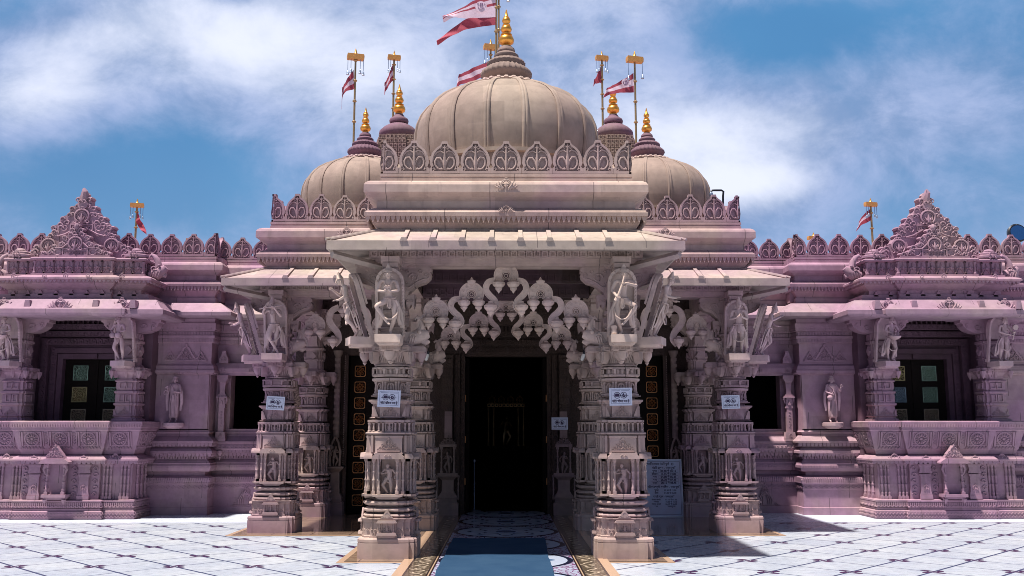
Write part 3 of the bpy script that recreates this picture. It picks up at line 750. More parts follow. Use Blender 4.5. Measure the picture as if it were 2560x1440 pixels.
# ================================================================ carved pillars
def four(mb,fn):
    for k in range(4):
        mb.push(0,0,0,rz=k*pi/2); fn(mb); mb.pop()
def make_pillar():
    # core shaft
    mb=MB()
    sweep(mb,planxy(.15,((.10,.02),)),[(0,.70),(0,1.32)],closed=True)
    four(mb,lambda m:(m.box(.155,.19,-.19,-.155,.79,1.24)))
    sweep(mb,planxy(.25,((.17,.05),)),[(.012,1.30),(.0,1.325),(0,1.50),(.008,1.505),(.01,1.528),(-.06,1.53),(-.06,1.545)],closed=True)
    def f1(m):
        fret(m,0,1.335,.29,.17,-.302)
        m.prism([(-.145,1.325),(.145,1.325),(.145,1.335),(-.145,1.335)],-.32,-.295)
        for s in (-1,1): m.box(s*.212-.014,s*.212+.014,-.287,-.245,1.32,1.53)
        m.box(-.16,.16,-.307,-.295,1.508,1.516)
    four(mb,f1)
    # baluster drum
    sweep(mb,planxy(.232,((.16,.03),)),[(-.05,1.535),(.048,1.545),(.05,1.565),(.02,1.58),(-.065,1.585),(-.065,1.685),(.01,1.69),(.028,1.70),(.028,1.725),(-.02,1.73)],closed=True)
    def f2(m):
        for x in (.075,.125): 
            for s in (-1,1): baluster(m,s*x*1.05,-.278,1.58,1.69,.014)
        for s in (-1,1): baluster(m,s*.20,-.25,1.58,1.69,.015); 
        baluster(m,.252,-.252,1.58,1.69,.015)
        tiny_fig(m,0,1.585,.105,-.252,seated=True)
        m.ring([(-.05,1.58),(.05,1.58),(.05,1.69),(-.05,1.69)],[(-.04,1.59),(.04,1.59),(.04,1.68),(-.04,1.68)],-.278,-.24)
    four(mb,f2)
    # band with leaf pediments
    sweep(mb,planxy(.195,((.13,.045),)),[(-.06,1.733),(-.06,1.745),(.035,1.752),(.01,1.76),(0,1.765),(-.005,1.93),(.015,1.935),(.02,1.95),(.045,1.965),(.045,1.985),(-.05,1.99),(-.05,2.02),(.02,2.03),(.02,2.04)],closed=True)
    def f3(m):
        fret(m,0,1.77,.24,.13,-.245)
        for s in (-1,1): m.prism([(s*.20,1.77),(s*.20,1.90),(s*.15,1.77)],-.235,-.19); m.box(s*.09-.008,s*.09+.008,-.256,-.24,1.77,1.80)
    four(mb,f3)
    # ring of small figures under arches
    mb.lathe([(.22,2.03),(.255,2.045),(.255,2.065),(.225,2.075),(.165,2.08),(.165,2.215),(.23,2.22),(.265,2.235),(.268,2.262),(.17,2.272),(.17,2.29)],seg=32)
    for k in range(16):
        a=2*pi*k/16; mb.push(0,0,0,rz=a); 
        if k%2==0:
            tiny_fig(mb,0,2.085,.125,-.19,seated=(k%4==0)); mb.arc(0,2.16,-.215,.036,0,180,.009,n=7,seg=4)
            for s in (-1,1): mb.tube([(s*.036,-.215,2.08),(s*.036,-.215,2.16)],.009,4)
        else:
            for s in (-.6,.6): baluster(mb,s*.03,-.222,2.078,2.22,.013)
        mb.pop()
    # lattice block
    sweep(mb,planxy(.205,((.15,.025),)),[(.0,2.278),(.012,2.285),(.012,2.31),(.0,2.315),(-.05,2.32),(-.05,2.375),(0.0,2.38),(.018,2.385),(.018,2.40),(-.06,2.403),(-.06,2.42)],closed=True)
    def f4(m):
        for x0,x1 in ((-.075,.075),(-.19,-.09),(.09,.19)):
            y=-.236 if abs(x0+x1)<.1 else -.222
            ribs(m,[(x0,y),(x1,y)],0,2.318,2.376,.017,.01)
        for s in (-1,1):
            m.prism([(s*.082-.02,2.385),(s*.082+.02,2.385),(s*.082+.012,2.33),(s*.082,2.295),(s*.082-.012,2.33)],-.262,-.22)
            m.ball(s*.105,-.235,2.372,.014,seg=6,rings=3)
    four(mb,f4)
    # upper shaft behind the bracket figures
    sweep(mb,planxy(.13,((.085,.03),)),[(.05,2.66),(.05,2.72),(.02,2.74),(0,2.76),(0,2.9),(.02,2.91),(.02,2.93),(-.01,2.95),(-.01,3.1),(.025,3.12),(.025,3.15),(-.005,3.17),(-.005,3.30),(.03,3.36),(.045,3.40),(.045,3.47)],closed=True)
    def f5(m):
        for z in (2.99,): 
            m.prism([(-.07,z),(0,z+.08),(.07,z),(0,z-.06)],-.20,-.13)
        for s in (-1,1): m.ball(s*.12,-.12,2.83,.03,.03,.05,seg=6,rings=4)
    four(mb,f5)
    shaft=mb.build('pillar',M_ST,T,ang=30)
    # plinth
    mb=MB()
    sweep(mb,planxy(.342,((.28,.03),)),[(0,0),(0,.20),(-.008,.203),(-.008,.21),(0,.213),(0,.245),(-.012,.262),(-.05,.266)],closed=True)
    mb.build('plinth',M_ST,shaft,ang=25)
    # carved base block and tori
    mb=MB()
    sweep(mb,planxy(.285,((.21,.03),(.12,.05))),[(.01,.262),(.012,.285),(0,.29),(-.004,.455),(.004,.458),(.006,.487),(.022,.49),(.024,.503),(-.06,.506),(-.06,.52)],closed=True)
    def g1(m):
        # tiny shrine
        y=-.335
        m.prism([(-.13,.295),(.13,.295),(.115,.33),(-.115,.33)],y-.055,y); m.prism([(-.10,.27),(.10,.27),(.12,.296),(-.12,.296)],y-.035,y)
        for s in (-1,1): colonnette(m,s*.085,y-.02,.33,.45,.012,6)
        m.prism([(-.13,.448),(.13,.448),(.11,.478),(-.11,.478)],y-.06,y); tiny_fig(m,0,.33,.115,y+.01,seated=True)
        small_ped(m,0,.505,.16,.11,y-.01)
        m.ring([(-.072,.33),(.072,.33),(.072,.45),(-.072,.45)],[(-.055,.335),(.055,.335),(.055,.44),(-.055,.44)],y-.01,y+.02)
        for s in (-1,1):
            ribs(m,[(s*.167-.034,-.32),(s*.167+.034,-.32)],0,.462,.484,.014,.008); squares(m,[(s*.167-.034,-.316),(s*.167+.034,-.316)],0,.292,.33,.035,.008)
            curl(m,s*.15,.355,.018,s,-.318,.006); curl(m,s*.185,.352,.014,-s,-.318,.005)
            curl(m,s*.25,.355,.018,s,-.288,.006)
            m.box(s*.195-.003,s*.195+.003,-.32,-.30,.34,.45)
    four(mb,g1)
    sweep(mb,planxy(.235,((.175,.03),(.1,.05))),[(.015,.505),(.038,.52),(.045,.535),(.03,.553),(-.05,.556),(-.05,.572),(.015,.577),(.04,.592),(.04,.61),(.015,.628),(-.05,.632),(-.05,.652),(.0,.656),(.03,.668),(.042,.69),(.03,.710),(-.07,.714),(-.07,.74)],closed=True)
    def g2(m):
        for s in (-1,0,1): m.prism([(s*.09-.035,.70),(s*.09+.035,.70),(s*.09,.675)],-.335,-.3)
    four(mb,g2)
    mb.build('carved_base',M_ST,shaft,ang=30)
    # figure niches with colonnettes
    mb=MB()
    def h1(m):
        m.prism([(-.185,.765),(.185,.765),(.195,.795),(-.195,.795)],-.345,-.20); m.prism([(-.11,.735),(.11,.735),(.17,.768),(-.17,.768)],-.315,-.2)
        m.box(.19,.295,-.295,-.19,.772,.798); m.box(-.19,.19,-.262,-.15,.774,.796)
        for x,y in ((.115,-.305),(.185,-.27),(.245,-.245)):
            for s in (-1,1): colonnette(m,s*x,y,.80,1.235,.0165,8)
        m.box(-.155,-.125,-.25,-.15,.79,1.24); m.box(.125,.155,-.25,-.15,.79,1.24)
        # roof slabs
        m.prism([(-.20,1.235),(.20,1.235),(.20,1.262),(.155,1.312),(-.155,1.312),(-.20,1.262)],-.375,-.2)
        m.add([(.205,-.205,1.238),(.315,-.205,1.238),(.315,-.315,1.238),(.205,-.315,1.238),(.205,-.205,1.302),(.29,-.205,1.302),(.29,-.29,1.302),(.205,-.29,1.302),(.315,-.205,1.262),(.315,-.315,1.262),(.205,-.315,1.262)],[(0,1,2,3),(4,5,6,7),(1,8,9,2),(2,9,10,3),(8,5,6,9),(9,6,7,10),(0,4,5,8,1),(0,3,10,7,4)])
        curl(m,-.02,1.27,.02,1,-.376,.006); curl(m,.02,1.27,.02,-1,-.376,.006)
        m.push(0,0,0,sc=(1.2,1.1,1)); tiny_fig(m,0,.80,.40,-.20,sway=random.choice((-1,1))); m.pop()
    four(mb,h1)
    mb.build('figure_niche',M_ST,shaft,ang=40)
    # capital with ribbed cushion and corner leaves
    mb=MB()
    mb.lathe([(.14,2.41),(.16,2.42),(.235,2.422),(.24,2.435),(.215,2.45),(.20,2.46),(.21,2.50),(.235,2.55),(.26,2.585),(.265,2.60)],seg=40)
    for k in range(48):
        a=2*pi*k/48; mb.push(0,0,0,rz=a); mb.tube([(0,-.205,2.465),(0,-.222,2.50),(0,-.262,2.585)],.0085,4); mb.pop()
    def cp(m):
        m.lathe([(.012,2.44),(.045,2.475),(.035,2.48),(.085,2.53),(.10,2.56),(.10,2.60)],0,-.225,12)   # little lotus pendant
        m.push(0,0,0,rz=pi/4)
        m.prism([(-.045,2.60),(.045,2.60),(.04,2.50),(.012,2.445),(-.02,2.50)],-.36,-.26)
        for q in (-.02,0,.02): m.tube([(q,-.362,2.46+abs(q)),(q*1.2,-.366,2.59)],.008,4)
        m.pop()
        m.lathe([(.006,2.44),(.03,2.475),(.022,2.48),(.055,2.53),(.07,2.565),(.072,2.60)],0,-.37,12)
    four(mb,cp)
    mb.build('capital',M_ST,shaft,ang=40)
    mb=MB()
    sweep(mb,planxy(.235,((.12,.19),)),[(-.01,2.60),(.0,2.605),(.0,2.675),(-.01,2.68),(-.01,2.69)],closed=True)
    pl=planxy(.235,((.12,.19),)); squares(mb,pl,0,2.613,2.668,.085,.012,closed=True)
    mb.build('abacus',M_ST,shaft,ang=25)
    # corbel brackets
    mb=MB()
    def br(m):
        poly=[(.1,3.40),(.14,3.33),(.20,3.335),(.25,3.37),(.30,3.42),(.35,3.44),(.42,3.46),(.485,3.52),(.50,3.57),(.48,3.60),(.50,3.605),(.50,3.66),(.1,3.66)]
        m.prism(poly,-.10,.10)
        for y in (-.104,.104):
            m.spiral(.44,3.555,y,.045,.008,-90,380,.010,n=12,seg=5); m.spiral(.27,3.52,y,.07,.012,180,-330,.012,n=14,seg=5)
            m.tube([(.16,y,3.38),(.22,y,3.40),(.30,y,3.46),(.38,y,3.50),(.42,y,3.51)],.010,5); curl(m,.36,3.60,.03,1,y,.008); curl(m,.18,3.60,.028,-1,y,.008); curl(m,.18,3.45,.02,1,y,.007)
        m.prism([(.1,3.655),(.47,3.655),(.515,3.685),(.515,3.74),(.1,3.74)],-.12,.12)
        # hanging leaf block under the bracket
        m.prism([(.165,3.14),(.29,3.14),(.29,3.30),(.165,3.30)],-.07,.07) if False else None
        m.prism([(.15,3.30),(.29,3.30),(.29,3.26),(.275,3.12),(.235,3.17),(.20,3.12),(.17,3.17)],-.085,.085)
        for y in (-.087,.087): curl(m,.25,3.21,.025,1,y,.008); curl(m,.19,3.21,.025,-1,y,.008)
    mb.push(0,0,.07); four(mb,br); mb.pop()
    for z,h,k in ((3.70,.20,.0),(3.79,.24,.0)):
        sweep(mb,planxy(h-.03,((h*.5,.03),)),[(0,z),(.0,z+.03),(.03,z+.05),(.03,z+.10)],closed=True)
    mb.push(0,0,3.76); 
    def nub(m): m.prism([(-.09,0),(.09,0),(.1,.06),(.05,.09),(-.05,.09),(-.1,.06)],-.33,-.2)
    four(mb,nub); mb.pop()
    mb.build('bracket',M_ST,shaft,ang=35)
    return shaft
PIL=make_pillar()
for ch in [o for o in SC.objects if o.parent==PIL]: KIDS.setdefault(PIL.name,[]).append(ch)
PIL.location=(-1.49,12.67,0)
for x,y in ((1.49,12.67),(-3.68,15.72),(3.68,15.72),(-1.49,16.07),(1.49,16.07),(-3.68,18.5),(3.68,18.5)):
    dup(PIL,T,(x,y,0))
# ================================================================ scalloped hanging arches (toranas)
def lantern(m,x,y,z,k=1.0):
    """faceted hanging bud; z is the centre of its body"""
    m.push(x,y,z,sc=k)
    m.lathe([(.004,-.125),(.02,-.10),(.03,-.085),(.045,-.078),(.045,-.07),(.05,-.066),(.05,-.054),(.042,-.05),(.078,-.02),(.084,-.01),(.084,.022),(.05,.052),(.035,.055),(.03,.075),(.022,.08)],seg=8,rot=pi/8)
    for s in range(8):
        m.push(0,0,0,rz=s*pi/4); m.ring([(-.024,-.008),(.024,-.008),(.024,.024),(-.024,.024)],[(-.014,0),(.014,0),(.014,.017),(-.014,.017)],-.083,-.06); m.pop()
    m.pop()
def toran_unit(m,x,z,r=.165,d=.05,top=True):
    """round lobe pierced by a rosette hole"""
    def circ(R,n=26,a0=-60,a1=240): return [(x+R*cos(radians(a0+(a1-a0)*i/n)),z+R*sin(radians(a0+(a1-a0)*i/n))) for i in range(n+1)]
    o=circ(r); i=circ(r*.36); n=len(o); vs=[];fs=[]
    for p in (o,i):
        for y in (-d/2,d/2): vs+=[(a,y,b) for a,b in p]
    for k in range(n-1):
        j=k+1; fs += [(k,j,2*n+j,2*n+k),(n+k,3*n+k,3*n+j,n+j),(k,n+k,n+j,j),(2*n+k,2*n+j,3*n+j,3*n+k)]
    m.add(vs,fs)
    for y in (-d/2-.003,):
        m.arc(x,z,y,r*.96,-60,240,.009,n=24,seg=5); m.arc(x,z,y,r*.40,-70,250,.010,n=16,seg=5)
        m.arc(x,z,y,r*.28,0,360,.007,n=14,seg=4); m.arc(x,z,y+.01,r*.14,0,360,.007,n=10,seg=4)
        for k in range(9):
            a=radians(-35+31.25*k); xx,zz=x+cos(a)*r*.68,z+sin(a)*r*.68
            m.spiral(xx,zz,y,r*.14,r*.03,math.degrees(a),math.degrees(a)+400,.005,n=8,seg=4)
    if top:
        m.prism([(x-.045,z+r*.80),(x+.045,z+r*.80),(x+.055,z+r*1.08),(x-.055,z+r*1.08)],-d/2-.02,d/2)
        m.lathe([(.06,z+r*1.06),(.06,z+r*1.12),(.03,z+r*1.15),(.022,z+r*1.25),(.004,z+r*1.42)],x,0,10)
def s_band(m,pts,w=.038,y=0):
    pts=[Vector((p[0],y,p[1])) for p in pts]
    fine=[]
    n=len(pts)
    for i in range(n-1):
        p0=pts[max(i-1,0)];p1=pts[i];p2=pts[i+1];p3=pts[min(i+2,n-1)]
        for k in range(4):
            t=k/4; fine.append(.5*((2*p1)+(p2-p0)*t+(2*p0-5*p1+4*p2-p3)*t*t+(3*p1-p0-3*p2+p3)*t**3))
    fine.append(pts[-1])
    L=[];R=[]
    for i,p in enumerate(fine):
        t=(fine[min(i+1,len(fine)-1)]-fine[max(i-1,0)]).normalized(); nn=Vector((-t.z,0,t.x)); k=w*(1-.35*abs(i/len(fine)-.45))
        L.append(p+nn*k); R.append(p-nn*k)
    vs=[(p.x,y-.022,p.z) for p in L]+[(p.x,y-.022,p.z) for p in R]+[(p.x,y+.022,p.z) for p in L]+[(p.x,y+.022,p.z) for p in R]
    n=len(L); fs=[]
    for i in range(n-1): fs += [(i,i+1,n+i+1,n+i),(2*n+i,3*n+i,3*n+i+1,2*n+i+1),(i,2*n+i,2*n+i+1,i+1),(n+i,n+i+1,3*n+i+1,3*n+i)]
    m.add(vs,fs)
    m.tube([(p.x,y-.024,p.z) for p in L],.008,5); m.tube([(p.x,y-.024,p.z) for p in R],.008,5)
    for i in range(2,n-2,3):
        c=(L[i]+R[i])/2; m.spiral(c.x,c.z,y-.022,w*.42,w*.1,0,380,.005,n=8,seg=4)
def makara(m,x,z,s):
    """beast head springer; s=+1 faces right"""
    m.push(x,0,z,sc=(s,1,1))
    m.tube([(-.17,0,-.12),(-.10,0,-.08),(-.02,0,-.04),(.06,0,-.02),(.12,0,0)],[.075,.10,.105,.085,.05],10)
    m.tube([(.0,0,.03),(.03,0,.10),(.015,0,.18),(-.04,0,.22),(-.07,0,.19)],[.055,.045,.035,.028,.018],8)
    m.tube([(.02,0,-.08),(.08,0,-.12),(.13,0,-.10)],[.06,.045,.02],8)
    m.ball(.0,-.085,.015,.03,.03,.03); m.spiral(-.09,-.05,-.095,.05,.01,0,420,.011,n=10,seg=5)
    for k in range(3): m.tube([(-.13+.03*k,-.09,-.13),(-.11+.03*k,-.10,-.05)],.01,4)
    m.pop()
def toran(kind):
    mb=MB()
    if kind=='c':
        cs=((0,3.635,1),(.46,3.385,1),(.93,3.155,1)); mk=(1.14,2.86)
    else:
        cs=((0,3.66,1),(.545,3.30,1),); mk=(.82,3.02)
    for q in (-1,1):
        for i,(x,z,_) in enumerate(cs):
            if i or q>0: toran_unit(mb,q*x,z)
            if i==0 and q<0: continue
        for i,(x,z,_) in enumerate(cs):
            for d in (-.097,.097):
                if i==0 and d<0: continue
                lantern(mb,q*(x+d),-.05,z-.12,.98)
            if i<len(cs)-1:
                nx,nz,_=cs[i+1]; k=(nx-x)/.46; dz=(nz-z)/-.25
                s_band(mb,[(q*(x+.14*k),z-.06),(q*(x+.235*k),z-.085*dz),(q*(x+.27*k),z-.18*dz),(q*(x+.225*k),z-.26*dz),(q*(x+.155*k),z-.33*dz),(q*(x+.13*k),z-.41*dz),(q*(x+.19*k),z-.475*dz)],w=.038 if kind=='c' else .05)
                lantern(mb,q*(x+.205*k),-.06,z-.43*dz,1.05)
        x,z,_=cs[-1]
        s_band(mb,[(q*(x+.10),z-.05),(q*(x+.19),z-.10),(q*(x+.21),z-.19),(q*(x+.16),z-.27),(q*(x+.14),z-.34)])
        makara(mb,q*mk[0],mk[1],-q)
        mb.box(min(q*(mk[0]+.08),q*(mk[0]+.3)),max(q*(mk[0]+.08),q*(mk[0]+.3)),-.07,.07,mk[1]-.2,mk[1]+.02)
    return mb
tc_=toran('c').build('hanging_arch',M_FIG,T,ang=40); tc_.location=(0,12.67,0)
o=dup(tc_,T,(0,16.07,0)); o=dup(tc_,T,(0,18.40,0.02)) if False else o
ts_=toran('s').build('hanging_arch',M_FIG,T,ang=40); ts_.location=(-2.585,15.72,0); dup(ts_,T,(2.585,15.72,0))
# ================================================================ back wall of the porches, doors
def back_wall():
    mb=MB(); Y=18.75
    def w(x0,x1,z0,z1,y=Y,d=.25): mb.box(x0,x1,y,y+d,z0,z1)
    for s in (-1,1):
        a,b=(s*.80,s*2.02); w(min(a,b),max(a,b),0,3.3)
        a,b=(s*3.10,s*4.1); w(min(a,b),max(a,b),0,3.3)
    w(-4.1,4.1,3.04,4.2,Y-.003)
    w(-.80,.80,3.02,3.05,Y-.01)
    # tiers over the main door
    for z,dy in ((3.08,.05),(3.24,.09),(3.40,.13),(3.66,.17)):
        mb.box(-1.35,1.35,Y-dy,Y,z,z+.1)
        squares(mb,[(-1.3,Y-dy),(1.3,Y-dy)],0,z+.015,z+.085,.10)
    ribs(mb,[(-1.3,Y-.1),(1.3,Y-.1)],0,3.5,3.64,.07,.02)
    for x in (-.5,0,.5): small_ped(mb,x,3.09,.26,.13,Y-.06)
    for s in (-1,1):
        # carved jambs of the main door: three recessed bands
        for k,(x0,x1,dy) in enumerate(((.80,.88,.04),(.89,1.0,.09),(1.02,1.24,.16))):
            a,b=sorted((s*x0,s*x1)); mb.box(a,b,Y-dy,Y,.0,3.04)
            n=22
            for i in range(n):
                z=.95+i*.094
                if k==0: mb.ball((a+b)/2,Y-dy-.004,z,.022,.014,.03,seg=5,rings=3)
                elif k==1: mb.prism([(a+.01,z),(b-.01,z),((a+b)/2,z+.07)],Y-dy-.012,Y-dy)
                elif i%2==0: mb.box(a+.015,b-.015,Y-dy-.03,Y-dy,z,z+.13)
        # lower statue niche and pedestals
        wall_mb=mb; mb=MB()
        cx=s*1.10; y=Y-.18
        mb.push(cx,y,0)
        sweep(mb,[(-.17,.1),(-.17,-.12),(.17,-.12),(.17,.1)],[(.03,0),(.03,.22),(0,.24),(0,.30),(.02,.34),(-.04,.42),(-.06,.46),(-.06,.66),(-.02,.70),(.02,.73),(.02,.77),(-.06,.78)])
        for q in (-1,1): colonnette(mb,q*.12,-.1,.79,1.28,.018); colonnette(mb,q*.2,-.04,.3,.75,.016)
        mb.box(-.16,.16,-.13,.0,1.28,1.33); fret(mb,0,1.335,.28,.16,-.1); tiny_fig(mb,0,.79,.42,-.05,sway=s); mb.box(-.19,.19,-.16,0,.765,.79)
        mb.box(-.07,.07,-.08,.0,1.45,1.95)
        mb.pop()
        mb.build('carved_jamb',M_JAMB,T,ang=35); mb=MB()
        # slender carved column beside the side door
        cx=s*3.25; mb.push(cx,Y-.12,0)
        sweep(mb,[(-.14,.1),(-.14,-.1),(.14,-.1),(.14,.1)],[(.03,0),(.03,.24),(.0,.26),(.0,.34),(-.05,.42),(-.06,.80),(.0,.86),(.03,.88),(.03,.91),(-.03,.92)])
        tiny_fig(mb,0,.92,.40,-.05,sway=-s)
        for q in (-1,1): mb.tube([(q*.09,-.08,.92),(q*.10,-.08,1.2),(q*.06,-.08,1.36),(0,-.08,1.48)],.022,6)
        mb.lathe([(.06,1.45),(.055,3.0),(.08,3.05),(.1,3.12)],0,0,12)
        for i in range(12): mb.box(-.052,.052,-.066,0,1.6+i*.12,1.66+i*.12)
        for q in (-1,1):
            for i in range(60): mb.ball(-s*.14,-.02,.95+i*.035,.012,.012,.012,seg=4,rings=3) if q>0 else None
        mb.pop()
        mb.build('carved_jamb',M_JAMB,T,ang=35); mb=wall_mb
        a,b=sorted((s*3.06,s*3.13)); mb.box(a,b,Y-.07,Y,0,3.04); a,b=sorted((s*2.0,s*2.07)); mb.box(a,b,Y-.07,Y,0,3.04)
        # niches on the wall between the doors
        mb.push(s*1.62,Y-.02,0); fret(mb,0,1.4,.4,.25,0); mb.pop()
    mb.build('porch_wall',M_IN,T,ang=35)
back_wall()
def side_door(s):
    mb=MB(); x0,x1=sorted((s*2.07,s*3.06)); y=18.93
    mb.box(x0,x1,y,y+.06,0.02,3.03); mb.box((x0+x1)/2-.03,(x0+x1)/2+.03,y-.02,y,0.02,3.03)
    for i in range(10):
        z=.10+i*.31; mb.box(x0+.02,x1-.02,y-.012,y,z-.045,z-.02)
    d=mb.build('side_door',M_DARKW,T,ang=25)
    for cx in (s*2.86,s*2.30):
        for i in range(9): mb=MB(); carved_square(mb,cx,y-.012,.26+i*.31,.215); mb.build('door_panel',M_COPR,d,ang=40)
def carved_square(m,x,y,z,w):
    h=w/2
    m.ring([(x-h,z-h*.8),(x-h*.8,z-h),(x+h*.8,z-h),(x+h,z-h*.8),(x+h,z+h*.8),(x+h*.8,z+h),(x-h*.8,z+h),(x-h,z+h*.8)],
           [(x-h*.88,z-h*.7),(x-h*.7,z-h*.88),(x+h*.7,z-h*.88),(x+h*.88,z-h*.7),(x+h*.88,z+h*.7),(x+h*.7,z+h*.88),(x-h*.7,z+h*.88),(x-h*.88,z+h*.7)],y-.012,y)
    m.arc(x,z,y-.006,h*.16,0,360,h*.06,n=10,seg=4)
    for k in range(8):
        a=k*pi/4; c,s_=cos(a),sin(a)
        m.tube([(x+c*h*.22,y-.006,z+s_*h*.22),(x+cos(a+.25)*h*.5,y-.008,z+sin(a+.25)*h*.5),(x+c*h*.8,y-.006,z+s_*h*.8)],h*.05,4)
        m.arc(x+c*h*.58,z+s_*h*.58,y-.006,h*.17,0,360,h*.045,n=8,seg=4)
def lattice_square(m,x,y,z,w):
    h=w/2
    m.ring([(x-h,z-h),(x+h,z-h),(x+h,z+h),(x-h,z+h)],[(x-h*.92,z-h*.92),(x+h*.92,z-h*.92),(x+h*.92,z+h*.92),(x-h*.92,z+h*.92)],y-.012,y)
    for r,t in ((.15,.05),(.34,.045),(.56,.045)): m.arc(x,z,y-.006,h*r,0,360,h*t,n=16,seg=4)
    for k in range(8):
        a=k*pi/4; c,s_=cos(a),sin(a); e=.92 if k%2==0 else 1.25
        m.tube([(x+c*h*.56,y-.006,z+s_*h*.56),(x+c*h*e*.98,y-.006,z+s_*h*e*.98)],h*.045,4)
        a+=pi/8; m.arc(x+cos(a)*h*.78,z+sin(a)*h*.78,y-.006,h*.14,0,360,h*.04,n=8,seg=4)
for s in (-1,1): side_door(s)
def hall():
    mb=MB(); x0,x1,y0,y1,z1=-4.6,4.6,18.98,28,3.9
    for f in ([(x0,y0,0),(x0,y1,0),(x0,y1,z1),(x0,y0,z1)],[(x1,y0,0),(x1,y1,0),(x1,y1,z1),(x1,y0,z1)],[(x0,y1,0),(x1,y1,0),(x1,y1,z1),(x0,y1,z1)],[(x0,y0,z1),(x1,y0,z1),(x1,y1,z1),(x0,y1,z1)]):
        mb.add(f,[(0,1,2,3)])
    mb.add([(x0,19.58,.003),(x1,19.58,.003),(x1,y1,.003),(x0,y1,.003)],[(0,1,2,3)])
    mb.build('hall_wall',M_BLACK,T,sm=False)  # walls coloured near black so the hall looks unlit
    # open leaves of the main door
    for s in (-1,1):
        mb=MB(); a,b=sorted((s*.79,s*.73)); mb.box(a,b,19.02,19.8,0.02,3.0)
        d=mb.build('main_door',M_DARKW,T,sm=False)
        for z in (.55,1.35,2.15): mb=MB(); mb.box(min(s*.80,s*.785)-.004,max(s*.80,s*.785)+.004,18.90,18.99,z,z+.13); mb.build('hinge',M_COPR,d)
hall()
# ================================================================ wing walls
LOW=[(.06,0),(.06,.135),(.045,.145),(.045,.47),(.055,.475),(.055,.57),(.06,.58),(.085,.60),(.095,.65),(.07,.70),(.02,.73),(-.04,.735),(-.04,.80),(.03,.81),(.07,.83),(.095,.88),(.095,.93),(.075,.96),(.075,.975),(.06,.98),(.03,1.02),(0.0,1.04),(-.01,1.13),(.05,1.15),(.11,1.155),(.125,1.16),(.12,1.20),(.07,1.25),(.03,1.27),(.02,1.34),(.10,1.345),(.14,1.36),(.14,1.39),(.06,1.46),(.02,1.48),(.0,1.52),(.02,1.53),(.03,1.56),(0,1.59),(0,1.62)]
TOP=[(0,2.66),(.04,2.665),(.05,2.69),(.09,2.70),(.09,2.74),(.07,2.76),(.05,2.83),(.02,2.86),(.0,2.87),(-.01,2.91),(-.01,3.27),(.03,3.29),(.03,3.36),(.05,3.37),(.05,3.42),(.02,3.43),(.02,3.50),(.055,3.51),(.055,3.57),(.07,3.58),(.07,3.66),(.04,3.665),(.05,3.75),(.0,3.78),(-.05,4.2)]
CHJ=[(-.2,3.76),(.43,3.75),(.47,3.765),(.475,3.83),(.455,3.845),(.40,3.885),(.17,4.04),(.03,4.06),(.03,4.16),(-.2,4.16)]
